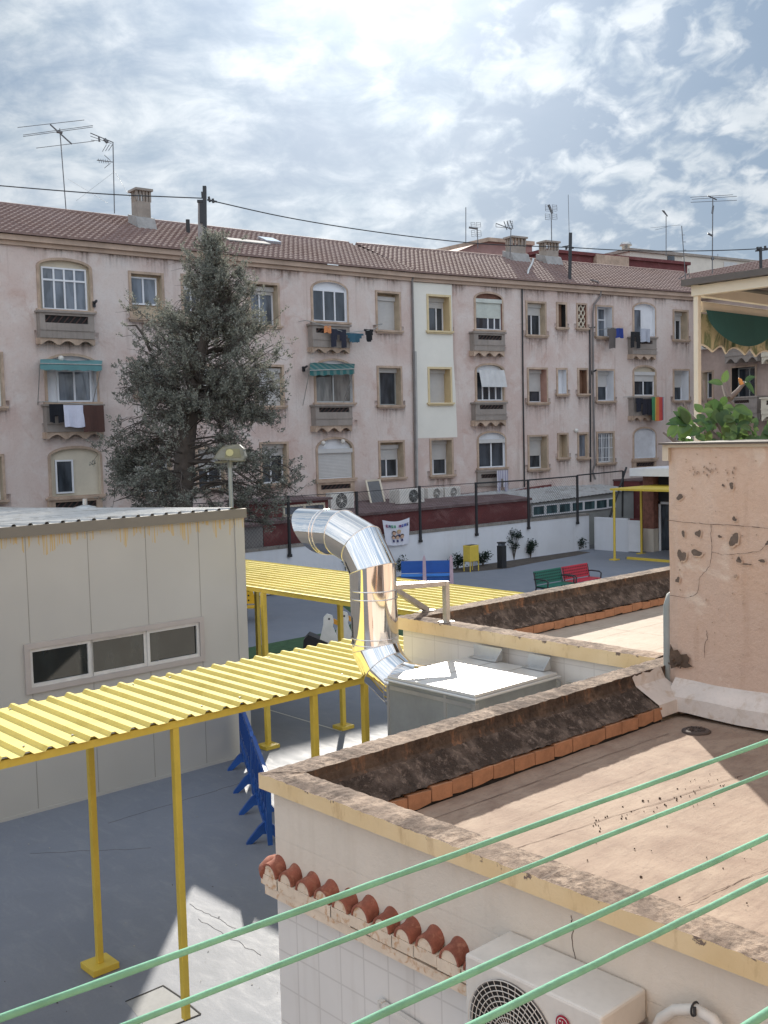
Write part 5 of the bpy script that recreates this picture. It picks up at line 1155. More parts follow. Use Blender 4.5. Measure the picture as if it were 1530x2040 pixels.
mb.box(XP+.3, XP+.38, ydr-.1, ydr, 0, zd).box(XP+.3, XP+.38, ydr-1.05, ydr-.95, 0, zd).box(XP+.3, XP+.38, ydr-1.0, ydr, zd-.1, zd+.0).box(XP+.3, XP+.38, ydr-2.0, ydr-1.9, 0, zd); dr = mb.build('door', M_WHITE, po)
MB().box(XP+.33, XP+.36, ydr-1.95, ydr-.02, .05, zd-.05).build('pane', M_GLASS, dr); MB().box(XP+.3, XP+.40, ydr-2.0, ydr, zd+.01, zf0-.05).build('transom', M_BLACK, po)
MB().box(XP-2.6, XP+.3, 14, at_z(1236, 1112, .06).y, .006, .09).build('step', M_YARD, po)
a = at_z(1236, 1112, .09); MB().box(XP-2.72, XP-2.61, 14, a.y, .006, .10).build('step_edge', M_YEL, po)
cp = thing('porch_canopy', 'small yellow flat porch canopy on thin posts by the glazed doors', 'canopy', (35.5, 24, 0))
p0 = at_z(1215, 977, 2.80); MB().box(p0.x, XP, 14, p0.y, 2.80, 2.88).build('roof_sheet', M_YEL, cp)
q1 = at_z(1224.5, 1116, .0); mb = MB()
mb.tube((q1.x, q1.y, 0), (q1.x, q1.y, 2.8), .05, 10); mb.box(q1.x-.15, q1.x+.15, q1.y-.15, q1.y+.15, .005, .05); mb.build('post', M_YEL, cp)
q2 = at_z(1278, 1104, .0); MB().tube((q2.x, q2.y, 0), (q2.x, q2.y, 2.8), .05, 10).box(q2.x-.15, q2.x+.15, q2.y-.15, q2.y+.15, .005, .05).build('post', M_YEL, cp)

# ================================================================== YARD FURNITURE
def slat_seat(root, o, a, f, L, mt, h=.42, bh=.42):
    """perforated bench: o left end at floor, a along, f forward (towards the sitter's feet)"""
    s = MB(); s.obox(o+Z*h, a*L, f*.46, Z*.03); s.build('seat', mt, root, bevel=.01)
    b_ = MB(); n = 5; up_ = (Z-f*.22).normalized(); b_.obox(o+Z*(h+.06)-f*.02, a*L, up_*bh, f*.028); b_.build('backrest', mt, root, bevel=.01)
    sl = MB()
    for r_ in range(4):
        for k in range(int((L-.06)/.09)): sl.obox(o+a*(.05+k*.09)+up_*(.06+r_*.09)+Z*(h+.06)+f*.0095, a*.045, up_*.045, f*.001)
    sl.build('perforations', M_DARK, root)
def bench_frame(root, o, a, f, L, at):
    for k in at:
        m_ = MB(); q = o+a*(L*k); up_ = (Z-f*.22).normalized()
        m_.path([q+f*.44, q+f*.45+Z*.40, q+f*.47+Z*.60, q+f*.40+Z*.65, q+f*.1+Z*.66, q-f*.08+Z*.64], .024, 6); m_.path([q-f*.05, q+Z*.42, q+Z*.48+up_*.38], .024, 6); m_.bar(q+Z*.40, q+f*.44+Z*.40, .04)
        m_.build('leg', M_BLACK, root)
ad = V((1, 0, 0)); fd = V((ad.y, -ad.x, 0))
p = at_z(1068, 1196, 0); L = 1.36; gap = .0
red = mat('red_bench_paint', (.42, .02, .04), .45); grn = mat('green_bench_paint', (.01, .12, .08), .45)
o = thing('bench', 'green half of the paired metal benches in the yard', 'bench', p, 0, 'metal benches in the yard'); slat_seat(o, p, ad, fd, L, grn); bench_frame(o, p, ad, fd, L, (.01, .97))
p2 = p+ad*(L+.04); o = thing('bench', 'red half of the paired metal benches in the yard', 'bench', p2, 0, 'metal benches in the yard'); slat_seat(o, p2, ad, fd, L, red); bench_frame(o, p2, ad, fd, L, (.03, .99))
p = at_z(800, 1168, 0); q = at_z(898, 1166, 0); a_ = (q-p).normalized(); f_ = V((a_.y, -a_.x, 0)); LB = (q-p).length
o = thing('bench', 'blue bench with pale pink upright ends by the white wall', 'bench', p, 0, 'metal benches in the yard')
bl = mat('blue_bench_paint', (.02, .10, .36), .4); bl2 = mat('light_blue_seat_paint', (.05, .22, .62), .4)
MB().obox(p+Z*.38, a_*LB, f_*.45, Z*.05).build('seat', bl2, o); MB().obox(p+Z*.45-f_*.06, a_*LB, f_*.05, Z*.42).build('backrest', bl, o); MB().obox(p, a_*LB, f_*.42, Z*.36).build('base', bl, o)
for k in (.43, .97):
    m_ = MB(); q = p+a_*LB*k+f_*.46; m_.prism([q, q+a_*.14, q+a_*.12+Z*1.0, q+a_*.07+Z*1.15, q+a_*.02+Z*1.0], f_*.05); m_.build('upright', mat('pale_pink_paint', (.50, .36, .42), .6), o)
# yellow bin
p = at_z(939, 1138, 0); o = thing('litter_bin', 'yellow metal litter bin on four thin legs by the wall', 'litter bin', p); mb = MB()
for sx__, sy__ in ((-1, -1), (1, -1), (-1, 1), (1, 1)): MB().tube(p+V((sx__*.23, sy__*.16, 0)), p+V((sx__*.23, sy__*.16, 1.0)), .022, 6).build('leg', M_YEL, o)
mb.box(p.x-.25, p.x+.25, p.y-.18, p.y+.18, .38, 1.0); mb.build('bin_body', M_YEL, o, bevel=.03); MB().box(p.x-.20, p.x+.20, p.y-.14, p.y+.14, 1.001, 1.006).build('bin_mouth', M_DARK, o)
# black bollard light
p = at_z(1000, 1132, 0); o = thing('bollard', 'black square bollard light in front of the white wall', 'bollard', p); MB().box(p.x-.13, p.x+.13, p.y-.13, p.y+.13, 0, .88).box(p.x-.13, p.x+.13, p.y-.13, p.y+.13, .97, 1.02).build('bollard_body', M_BLACK, o, bevel=.008); MB().box(p.x-.10, p.x+.10, p.y-.10, p.y+.10, .881, .969).build('lamp_lens', M_GLASSB, o)
# spring rider: two white geese
p = at_z(669, 1308, 0); o = thing('spring_rider', 'white twin goose play rider with orange beaks on the turf', 'play rider', p); a_ = RX.copy(); a_.z = 0; a_.normalize(); f_ = V((a_.y, -a_.x, 0))
M_GO = mat('white_rider_board', (.66, .66, .63), .45); sc_ = 1.0
def goose(off_, dx):
    pr = [(0, .15), (.30, .15), (.26, .55), (.17, .80), (.20, .92), (.16, 1.06), (.04, 1.10), (-.04, 1.02), (-.05, .85), (-.14, .5), (-.2, .15)]
    b0 = p+f_*off_+a_*dx; m_ = MB(); m_.prism([b0+a_*x_+Z*z_ for x_, z_ in pr], f_*.06); g_ = m_.build('goose_board', M_GO, o)
    MB().prism([b0+a_*.19+Z*.98-f_*.0, b0+a_*.36+Z*.90, b0+a_*.34+Z*.80, b0+a_*.20+Z*.86], f_*.055).build('beak', mat('orange_beak', (.6, .28, .03), .5), g_)
    MB().path([b0+a_*.09+Z*.98-f_*.005, b0+a_*.09+Z*.98+f_*.065], .025, 8).build('eye', M_BLACK, g_)
goose(.0, .14); goose(.35, -.20)
MB().prism([p+a_*-.75+Z*.15, p+a_*-.2+Z*.15, p+a_*-.15+Z*.42, p+a_*-.6+Z*.62, p+a_*-.72+Z*.5], f_*.45).build('seat', M_BLACK, o)
MB().prism([p-f_*.02+a_*-.35+Z*.1, p-f_*.02+a_*.0+Z*.1, p-f_*.02+a_*-.08+Z*.5, p-f_*.02+a_*-.33+Z*.45], f_*.01).build('wing_board', M_GO, o)
MB().path([p+f_*.2+V((.1*math.cos(t), .1*math.sin(t), .0+.15*t/19)) for t in range(19)], .015, 5).build('spring', M_GALV, o)
# yellow perforated seat at the prefab corner
p = at_z(486, 1237, 0); a_ = RX.copy(); a_.z = 0; a_.normalize(); f_ = V((a_.y, -a_.x, 0)); o = thing('yellow_bench', 'yellow perforated bench half hidden behind the prefab corner', 'bench', p)
yy = mat('deep_yellow_bench_paint', (.60, .36, .02), .4); MB().obox(p+Z*.42-a_*.7, a_*1.35, f_*.4, Z*.04).build('seat', yy, o); m_ = MB(); m_.prism([p-a_*.7+Z*.5, p+a_*.32+Z*.5, p+a_*.36+Z*.62, p+a_*.22+Z*1.05, p-a_*.7+Z*1.05], f_*.04); m_.build('backrest', yy, o)
m_ = MB()
for k in range(5):
    for j in range(3): m_.path([p+a_*(-.4+.14*k)+Z*(.6+.14*j)+f_*.039, p+a_*(-.4+.14*k)+Z*(.6+.14*j)+f_*.042], .028, 8)
m_.build('perforations', M_DARK, o)
for k in (.08, .6): MB().path([p+a_*k+f_*.35, p+a_*(k+.05)+f_*.35+Z*.42], .03, 6).path([p+a_*k, p+a_*k+Z*.5], .03, 6).build('leg', M_BLACK, o)
# blue plastic crowd barriers, seen end on
b0 = V((9.50, 13.95, 0)); b1 = V((7.45, 10.35, 0)); bd = (b1-b0).normalized(); bn = V((bd.y, -bd.x, 0)); BL = 1.98; g0 = None
def barrier(o_, lab):
    root = thing('crowd_barrier', lab, 'barrier', o_, math.atan2(bd.y, bd.x), 'blue crowd barriers beside the terrace wall'); lp = [V((s_, z_, 0)) for s_, z_ in ((.03, .12), (.12, .12), (.16, .22), (1.84, .22), (1.88, .12), (1.96, .12), (1.96, .95), (1.90, 1.0), (.10, 1.0), (.03, .93))]
    holes = []
    for k in range(6):
        x = .17+k*.285; holes.append([V((x, .30, 0)), V((x, .42, 0)), V((x+.07, .52, 0)), V((x+.16, .52, 0)), V((x+.22, .42, 0)), V((x+.22, .30, 0))])
    allp = [lp]+holes; flat = [q for l_ in allp for q in l_]; m_ = MB(); n0 = len(flat)
    m_.v = [o_+bd*q.x+Z*q.y+bn*.025 for q in flat]+[o_+bd*q.x+Z*q.y-bn*.025 for q in flat]
    for t in tessellate_polygon(allp): m_.f += [tuple(t), tuple(n0+i for i in reversed(t))]; m_.m += [0, 0]; m_.sm += [False]*2
    st_ = 0
    for l_ in allp:
        n_ = len(l_)
        for i in range(n_): m_.f.append((st_+i, st_+(i+1) % n_, n0+st_+(i+1) % n_, n0+st_+i)); m_.m.append(0); m_.sm.append(False)
        st_ += n_
    m_.build('barrier_panel', M_BLUE, root, bevel=.006)
    r_ = MB()
    for k in range(9): r_.obox(o_+bd*(.2+k*.2)+Z*.56+bn*.026, bd*.03, bn*.012, Z*.38); r_.obox(o_+bd*(.2+k*.2)+Z*.56-bn*.038, bd*.03, bn*.012, Z*.38)
    r_.build('ribs', M_BLUE, root)
    for k in (.42, 1.52):
        f = MB(); q = o_+bd*k
        f.prism([q-bn*.0+Z*.30, q-bn*.10+Z*.22, q-bn*.23+Z*.04, q-bn*.25, q-bn*.17, q-bn*.05+Z*.12, q+bn*.05+Z*.12, q+bn*.20, q+bn*.27, q+bn*.25+Z*.04, q+bn*.10+Z*.22], bd*.055); f.build('foot', M_BLUE, root)
barrier(b0, 'farther blue plastic crowd barrier, its end by the prefab wall'); barrier(b0+bd*2.02, 'nearer blue plastic crowd barrier, partly hidden by the terrace corner')
# banner
bp = [at_pl(x, y, WA+wn*.08, wn) for x, y in ((761, 1036), (815, 1031), (814, 1082), (768, 1086))]; mb = MB(); n = 14; rows = []
for j in range(n+1):
    row = []
    for i in range(n+1):
        u, v = i/n, j/n; a = bp[0].lerp(bp[1], u); b_ = bp[3].lerp(bp[2], u); q = a.lerp(b_, v); q += Z*(-.10*math.sin(math.pi*u)*(1-v)-.05*math.sin(math.pi*u)*v)+wn*(.02*math.sin(u*14+v*3)*v+.02); row.append(q)
    rows.append(row)
mb.smooth = True; mb.grid(rows); mb.smooth = False
def bn_pt(u, v): a = bp[0].lerp(bp[1], u); b_ = bp[3].lerp(bp[2], u); return a.lerp(b_, v)+Z*(-.10*math.sin(math.pi*u)*(1-v)-.05*math.sin(math.pi*u)*v)+wn*.062
o = thing('cloth_banner', 'white cloth banner with coloured lettering and drawn children on the yard wall', 'banner', bp[3]); mb.build('cloth', mat('white_banner_cloth', (.60, .61, .68), .85, var=.05), o)
cols = [(.20, .02, .10), (.02, .03, .12), (.03, .25, .12), (.06, .30, .16), (.55, .57, .62), (.18, .02, .14), (.02, .05, .30), (.05, .10, .40), (.02, .02, .10), (.5, .5, .55)]
mm = [mat('banner_ink_%d' % i, c_, .9) for i, c_ in enumerate(cols)]+[mat('skin_ink', (.50, .33, .24), .9), mat('hair_ink', (.06, .03, .02), .9), mat('blond_ink', (.45, .36, .18), .9)]
mb = MB()
for i in range(9):
    if i == 4: continue
    mb.cur = i; u = .08+i*.098; v0, v1 = .16, .27
    for (a, b_, c_, d_) in ((0, .02, v0, v1), (.02, .07, v0, v0+.03), (.02, .06, (v0+v1)/2-.01, (v0+v1)/2+.02), (.05, .078, v0, v1) if i % 2 else (.02, .07, v1-.03, v1)):
        mb.face([bn_pt(u+a, c_), bn_pt(u+b_, c_), bn_pt(u+b_, d_), bn_pt(u+a, d_)])
for (u, v, r_, hair) in ((.37, .48, .07, 11), (.56, .44, .07, 12), (.33, .66, .06, 11), (.49, .66, .07, 11), (.68, .64, .07, 11)):
    for (c_, rr, dv, h_) in ((hair, r_*1.15, -.02, 0), (10, r_, .015, 1)):
        mb.cur = c_; mb.face([bn_pt(u+rr*math.cos(t*.5236), v+dv+rr*math.sin(t*.5236))+wn*.004*h_ for t in range(12)])
    mb.cur = 8; mb.face([bn_pt(u-.03, v+.10), bn_pt(u+.03, v+.10), bn_pt(u+.04, v+.2), bn_pt(u-.04, v+.2)])
mb.build('lettering', mm, o)
# shrubs by the wall
def leaf_cloud(mb, c, rad_, n, size, r, elong=1.0, upb=0.0):
    for _ in range(n):
        d = V((r.gauss(0, 1), r.gauss(0, 1), r.gauss(0, 1))).normalized(); q = c+d*rad_*(r.random()**.5)
        a = V((r.gauss(0, 1), r.gauss(0, 1), r.gauss(0, 1)+upb)).normalized(); b_ = a.cross(V((r.gauss(0, 1), r.gauss(0, 1), r.gauss(0, 1)))).normalized(); s_ = size*r.uniform(.6, 1.3)
        mb.face([q-b_*s_*.35, q+a*s_*elong*.6-b_*s_*.25, q+a*s_*elong, q+a*s_*elong*.55+b_*s_*.3])
shr = [(823, 1134, .75, .45, 'bushy'), (881, 1134, .95, .40, 'tall loose'), (911, 1138, .55, .3, 'thin'), (962, 1131, .45, .3, 'low dense'), (1024, 1118, 1.15, .35, 'tall upright'), (1057, 1114, .6, .22, 'small sparse'), (1120, 1101, .85, .40, 'open branching'), (1156, 1099, .40, .22, 'low dark'), (686, 1165, .9, .4, 'partly hidden'), (795, 1150, .6, .3, 'half covered'), (493, 1182, .8, .4, 'wispy'), (550, 1186, .6, .4, 'low leafy')]
where = ['behind the blue bench at its left', 'behind the right end of the blue bench', 'just left of the yellow litter bin', 'just right of the yellow litter bin', 'just right of the black bollard', 'second to the right of the black bollard', 'left of the white gate wall', 'at the foot of the wall next to the gate wall', 'peeping out left of the steel duct', 'peeping out right of the steel duct', 'behind the yellow bench at the prefab corner', 'in the bed under the far canopy']
for i, ((x, y, h, rw, kind), wh) in enumerate(zip(shr, where)):
    r = random.Random(100+i); p = at_z(x, y-3, .01); o = thing('shrub', kind+' dark shrub '+wh, 'shrub', p, 0, 'shrubs along the yard wall'); st_ = MB(); lf = MB()
    for k in range(7):
        a = r.uniform(0, 6.28); tip = p+V((math.cos(a)*rw*r.uniform(.3, 1), math.sin(a)*rw*.5, h*r.uniform(.5, 1.0))); mid = p.lerp(tip, .5)+V((0, 0, .08)); st_.path([p, mid, tip], [.018, .012, .005], 5)
        leaf_cloud(lf, tip, .16+.1*r.random(), 60, .075, r, 1.2, .3); leaf_cloud(lf, mid, .14, 22, .07, r, 1.2, .3)
    st_.build('stem', M_BARK, o); lf.build('foliage', M_SHRUB, o)

# ================================================================== CONIFER
r = random.Random(77); TD = 30.0; base = at_d(361, 1010, TD); base.z = 0
PXM = FL/TD
tree = thing('conifer_tree', 'tall ragged grey green conifer in front of the pink apartment block', 'tree', base)
tr = [(352, 1160, .36), (360, 1040, .33), (364, 960, .30), (371, 880, .26), (382, 800, .22), (398, 720, .18), (412, 640, .13), (420, 570, .08), (423, 500, .035), (424, 474, .01)]
tp = [at_d(x, y, TD) for x, y, _ in tr]; tp[0].z = 0
tb = MB(); tb.path(tp, [q for _, _, q in tr], 12)
prof = [(470, 412, 432), (490, 392, 455), (520, 372, 478), (560, 366, 492), (600, 338, 505), (640, 280, 540), (680, 262, 548), (710, 244, 556), (750, 240, 536), (800, 236, 552), (850, 232, 566), (890, 212, 576), (920, 206, 580), (950, 234, 583), (985, 238, 586), (1010, 250, 560)]
def trunk_at(y):
    for a, b_ in zip(tr, tr[1:]):
        if b_[1] <= y <= a[1]: t = (a[1]-y)/(a[1]-b_[1]); return a[0]+(b_[0]-a[0])*t
    return 424
def prof_at(y):
    for a, b_ in zip(prof, prof[1:]):
        if a[0] <= y <= b_[0]: t = (y-a[0])/(b_[0]-a[0]); return a[1]+(b_[1]-a[1])*t, a[2]+(b_[2]-a[2])*t
    return prof[-1][1:]
hr = RX.copy(); hr.z = 0; hr.normalize(); hf = V((-hr.y, hr.x, 0))
lf = MB(); nbr = 0
y = 478.0
while y < 1004:
    l, rr_ = prof_at(max(470, y-(14 if y < 570 else 34 if y < 700 else 20 if y < 860 else -10))); cx = trunk_at(y); k_ = 2 if y < 560 else (4 if y < 790 else 2)
    for _ in range(k_):
        th = r.uniform(0, 2*math.pi); side = math.cos(th)
        ext = ((rr_-cx) if side > 0 else (cx-l))/PXM; depth_ext = (rr_-l)/2/PXM
        R_ = math.hypot(ext*math.cos(th), depth_ext*math.sin(th))*r.uniform(.74, 1.06)
        dirv = (hr*math.cos(th)*ext+hf*math.sin(th)*depth_ext); dirv = dirv.normalized() if dirv.length > 0 else hr
        st0 = at_d(cx, y, TD); rise = (.34 if y < 700 else .02 if y < 860 else -.22)*R_+r.gauss(0, .16)*R_
        s0 = st0-Z*(.25*R_ if y < 800 else 0); mid = s0+dirv*R_*.5+Z*(rise*.5+.14*R_*(1 if y > 800 else .2)); tip = s0+dirv*R_+Z*(rise+.2*R_)
        if y > 790: mid = mid+Z*R_*r.uniform(.02, .16); tip = tip-Z*R_*r.uniform(.05, .25)
        jj = [s0]+[(s0.lerp(mid, q_*2) if q_ < .5 else mid.lerp(tip, q_*2-1))+V((r.gauss(0, .05), r.gauss(0, .05), r.gauss(0, .045))) for q_ in (.2, .4, .6, .8)]+[tip]
        tb.path(jj, [(.016+.016*R_/2)*(1-.16*q_) for q_ in range(6)], 5)
        if R_ > .9:
            for q_ in range(int(3+R_*2.2)):           # side twigs, hanging on the low limbs
                t = r.uniform(.3, .95); b_ = s0.lerp(mid, t*2) if t < .5 else mid.lerp(tip, t*2-1); sd_ = dirv.cross(Z)*r.choice((-1, 1))
                e_ = b_+dirv*r.uniform(.1, .4)+sd_*r.uniform(.1, .45)+Z*r.uniform(-.45, .1); tb.path([b_, b_.lerp(e_, .5)+Z*.06, e_], [.010, .007, .003], 3)
        # foliage tufts along outer part of limb, drooping on the low limbs
        nt = int(5+R_*(11 if y < 790 else 19))
        for q in range(nt):
            t = r.uniform((.48 if y > 780 else .34) if R_ > 1.2 else .0, 1.04); b_ = s0.lerp(mid, t*2) if t < .5 else mid.lerp(tip, t*2-1)
            c = b_+V((r.gauss(0, .19), r.gauss(0, .19), r.gauss(0, .15)-(.16 if y > 790 else 0)))
            dens = mnoise.noise(c*1.6)
            if dens < (-.15 if y < 700 else -.08 if y < 790 else -.02): continue
            tb.tube(b_, c, .006, 3)
            up_ = .95 if y < 860 else .25
            main = (V((r.gauss(0, .5), r.gauss(0, .5), up_))+dirv*.6).normalized(); Lc = r.uniform(.16, .34)
            for _2 in range(r.randint(20, 28)):                 # a scaly spray: many short scales round its own twig
                k_2 = r.random(); cc_ = c+main*Lc*k_2+V((r.gauss(0, .035), r.gauss(0, .035), r.gauss(0, .035)))*(1.15-k_2*.6)
                a = (main+V((r.gauss(0, .6), r.gauss(0, .6), r.gauss(0, .6)))).normalized(); w_ = a.cross(V((r.gauss(0, 1), r.gauss(0, 1), r.gauss(0, 1)))).normalized(); s_ = r.uniform(.05, .10)
                lf.face([cc_-w_*s_*.15, cc_+a*s_*.55-w_*s_*.22, cc_+a*s_, cc_+a*s_*.55+w_*s_*.22])
        # bare twiglets
        for q in range(3):
            t = r.uniform(.3, .95); b_ = s0.lerp(tip, t); tb.path([b_, b_+dirv*.25+V((r.gauss(0, .2), r.gauss(0, .2), -.05+r.gauss(0, .15)))], [.008, .003], 3)
    y += 5.2 if y < 900 else 5.6
for (x0, y0, x1, y1) in ((360, 990, 225, 1000), (365, 975, 250, 960), (372, 1000, 500, 960), (380, 985, 570, 985), (372, 920, 560, 1000), (360, 950, 240, 990), (300, 700, 243, 645), (372, 900, 300, 870)):
    a, b_ = at_d(x0, y0, TD-.2), at_d(x1, y1, TD-.4); mid = a.lerp(b_, .5)+Z*.35; tb.path([a, a.lerp(b_, .25)+Z*.28, mid, a.lerp(b_, .8)+Z*.1, b_], [.05, .04, .03, .02, .006], 5)
tb.build('trunk', M_BARK, tree); lf.build('crown', M_CYP, tree)

# ================================================================== STREET LAMP
p = at_d(461, 1010, 22.5); p.z = 0; tp_ = at_d(456, 922, 22.5); tp_.x, tp_.y = p.x, p.y
o = thing('yard_lamp', 'grey steel lamp post with one squat floodlight head beside the conifer', 'lamp post', p)
MB().path([p, p+Z*2, V((p.x, p.y, tp_.z))], [.062, .055, .045], 12).build('post', mat('galvanised_post', (.28, .30, .29), .5, metal=.4), o)
hw = hr; c = V((p.x, p.y, tp_.z)); mb = MB()
def lp_(u, v, w_): return c+hw*u+Z*v-hf*w_
pts = [lp_(-.33, .10, .02), lp_(-.20, .28, .0), lp_(-.10, .36, 0), lp_(.22, .38, 0), lp_(.31, .30, 0), lp_(.35, .12, 0), lp_(.30, .06, 0), lp_(-.15, .07, 0)]
mb.prism([q+hf*.18 for q in pts], -hf*.34); mb.bar(lp_(-.33, .02, 0), lp_(.34, .05, 0), .05, .05); mb.tube(c-Z*.1, c+Z*.08, .06, 10)
mb.build('lamp_head', mat('grey_lamp_housing', (.20, .205, .18), .6, var=.2, scale=8), o, bevel=.02)
MB().prism([lp_(-.08, .12, .165), lp_(-.04, .31, .165), lp_(.24, .30, .165), lp_(.27, .12, .165)], -hf*.01).build('lamp_lens', mat('greenish_lamp_glass', (.17, .18, .12), .2), o)
MB().prism([lp_(.03+.09*math.cos(t*.5236)*.9, .22+.075*math.sin(t*.5236), .177) for t in range(12)], -hf*.006).build('reflector', mat('yellowed_reflector', (.40, .40, .22), .3, metal=.2), o)
# ================================================================== ANTENNAS, POLES, CABLES
M_ALU = mat('dull_aluminium', (.12, .12, .125), .4, metal=.5)
def antenna(label, base_px, top_px, d, elems, r_=.022, guys=(), name='tv_antenna', group='rooftop antennas'):
    b_ = at_d(*base_px, d); t = at_d(*top_px, d); o = thing(name, label, 'antenna', b_, 0, group); MB().tube(b_, t, r_, 6).build('mast', M_ALU, o)
    if elems:
        mb = MB()
        for e in elems:
            a = at_d(e[0], e[1], d+(e[5] if len(e) > 5 else 0)); c_ = at_d(e[2], e[3], d+(e[6] if len(e) > 6 else 0)); mb.tube(a, c_, e[4] if len(e) > 4 else .012, 4)
        mb.build('dipoles', M_ALU, o)
    if guys:
        mb = MB()
        for (x0, y0, x1, y1) in guys: mb.tube(at_d(x0, y0, d), at_d(x1, y1, d+.5), .005, 3)
        mb.build('guy_wires', M_ALU, o)
    return o
antenna('large aerial with long horizontal rods, leftmost on the skyline', (134, 450), (119, 256), 43, [(35, 254, 168, 239), (46, 269, 185, 250), (46, 272, 185, 253), (72, 295, 188, 281), (100, 248, 143, 287, .03), (113, 262, 124, 264, .06)], guys=((133, 355, 215, 405),))
yg = [(180+9*k, 265+5.2*k, 184+9*k, 275+4*k) for k in range(0)]
antenna('slim mast with two small stacked aerials, second from the left', (228, 425), (225, 284), 43.5, [(180, 265, 226, 284, .02), (180, 271, 222, 286), (181, 279, 200, 281), (197, 272, 198, 282, .05), (208, 277, 214, 284, .07), (212, 288, 204, 302), (218, 288, 210, 301), (224, 288, 216, 300), (193, 319, 226, 323, .018)]+[(196+4.5*k, 316+.6*k, 198+4.5*k, 324+.5*k) for k in range(5)]+[(208, 335, 220, 325), (208, 309, 220, 320)], guys=((228, 342, 152, 400), (229, 342, 275, 420)))
antenna('bare thin mast left of the two central chimneys', (928, 485), (928, 413), 52, [], .02)
grid = lambda x0, x1, y0, y1, n: [(x0, y0+(y1-y0)*k/n, x1, y0+(y1-y0)*k/n+1, .008) for k in range(n+1)]+[(x0, y0, x0+1, y1, .012), (x1, y0, x1+1, y1, .012)]
antenna('small panel aerial on a short mast near the gabled building', (952, 495), (951, 455), 52, grid(938, 946, 443, 453, 3)+grid(949, 957, 443, 453, 3)+grid(939, 946, 459, 471, 3)+grid(949, 958, 459, 471, 3)+[(934, 453, 952, 456, .05)])
antenna('aerial with a boom pointing left beside the tall central chimney', (1016, 512), (1018, 455), 50, [(988, 445, 1020, 457, .02), (988, 452, 1020, 455, .012), (988, 445, 988, 452), (1004, 441, 1010, 458, .02), (1010, 440, 1016, 457, .02), (1016, 439, 1022, 456, .02)]+grid(1010, 1021, 440, 452, 3))
antenna('grid panel aerial on a mast over the right central chimney', (1099, 482), (1098, 415), 51, grid(1086, 1095, 408, 420, 4)+grid(1100, 1109, 408, 420, 4)+grid(1086, 1095, 426, 437, 3)+grid(1100, 1109, 426, 437, 3)+[(1093, 408, 1100, 425, .06)])
antenna('very thin bare whip mast beside the rooftop pole', (1134, 470), (1132, 388), 51, [], .012)
antenna('mast with a folded head and faint side rods left of the big right aerial', (1327, 510), (1327, 430), 60, [(1319, 419, 1328, 429, .03), (1322, 419, 1330, 431, .03), (1296, 454, 1356, 448, .008), (1305, 458, 1330, 452, .008)])
antenna('long thin mast leaning slightly with small crossbars', (1366, 560), (1358, 450), 50, [(1358, 468, 1364, 468), (1360, 482, 1366, 482), (1362, 498, 1367, 498), (1352, 556, 1372, 545, .02), (1372, 535, 1374, 552, .015)], .02)
antenna('large right hand aerial with wide stacked horizontal rods', (1419, 545), (1420, 392), 50, [(1375, 393, 1460, 388), (1378, 397, 1468, 391), (1376, 403, 1468, 399), (1410, 390, 1428, 398, .03), (1421, 410, 1419, 425, .06), (1410, 465, 1420, 470, .05), (1419, 512, 1420, 518, .07)], .025)
antenna('tiny far mast on the white block at the right', (1430, 535), (1430, 506), 84, [(1426, 512, 1434, 512, .03), (1427, 516, 1433, 516, .03)], .02)
def pole(label, pts, d, w_, extra, mt=M_BLACK):
    a = at_d(*pts[0], d); b_ = at_d(*pts[1], d); o = thing('utility_pole', label, 'utility pole', a, 0, 'poles carrying the overhead cable'); MB().bar(a, b_, w_, w_, hf).build('pole', mt, o)
    if extra:
        mb = MB()
        for e in extra: mb.bar(at_d(e[0], e[1], d), at_d(e[2], e[3], d), e[4], e[4], hf)
        mb.build('crossarm', M_BLACK, o)
    return o
d_ = 39.5
o = pole('dark steel pole rising above the top of the conifer', ((410, 620), (407.5, 371)), d_, .13, [(393, 401, 407, 401, .10), (413, 398, 432, 402, .06), (401, 405, 402, 445, .12), (416, 392, 418, 402, .08), (424, 396, 425, 404, .08), (402, 382, 403, 395, .05)])
MB().bar(at_d(402, 600, d_+.1), at_d(402, 400, d_+.1), .26, .2, hf).build('concrete_stub', mat('grey_concrete_post', (.28, .26, .25), .9), o)
pb_ = B2.P(B2.uz(1135, 600, .12)[0], .12, 0); dd_ = (pb_-CAM).dot(FWD)
pole('dark rooftop pole on the eaves right of the two central chimneys', ((1134, 617), (1136.5, 464)), dd_-.2, .14, [(1120, 492, 1137, 489, .05), (1137, 493, 1143, 494, .08), (1128, 497, 1129, 490, .1)])
pole('short pole with insulators on the far right roof', ((1516, 545), (1515, 492)), 46, .10, [(1505, 500, 1530, 497, .06), (1509, 492, 1510, 500, .08), (1524, 490, 1525, 498, .08)])
def cable(label, pts, r_=.022):
    P_ = [at_d(x, y, d) for x, y, d in pts]; fine = []
    for i in range(len(P_)-1):
        p0_, p1_, p2_, p3_ = P_[max(i-1, 0)], P_[i], P_[i+1], P_[min(i+2, len(P_)-1)]
        for k in range(6):
            t = k/6; fine.append(.5*((2*p1_)+(p2_-p0_)*t+(2*p0_-5*p1_+4*p2_-p3_)*t*t+(3*p1_-p0_-3*p2_+p3_)*t*t*t))
    fine.append(P_[-1]); o = MB().path(fine, r_, 5).build('overhead_cable', M_BLACK, None, fine[0]); tag(o, label, 'cable', 'overhead cables')
cable('dark overhead cable from the left edge to the pole over the conifer', [(-200, 352, 39), (0, 370, 39.2), (200, 386, 39.3), (330, 392, 39.4), (405, 395, 39.5)])
cable('long overhead cable sagging from the conifer pole to the rooftop pole', [(430, 402, 39.5), (560, 431, 41), (700, 455, 42.5), (850, 475, 45), (980, 487, 47), (1137, 493, 49)])
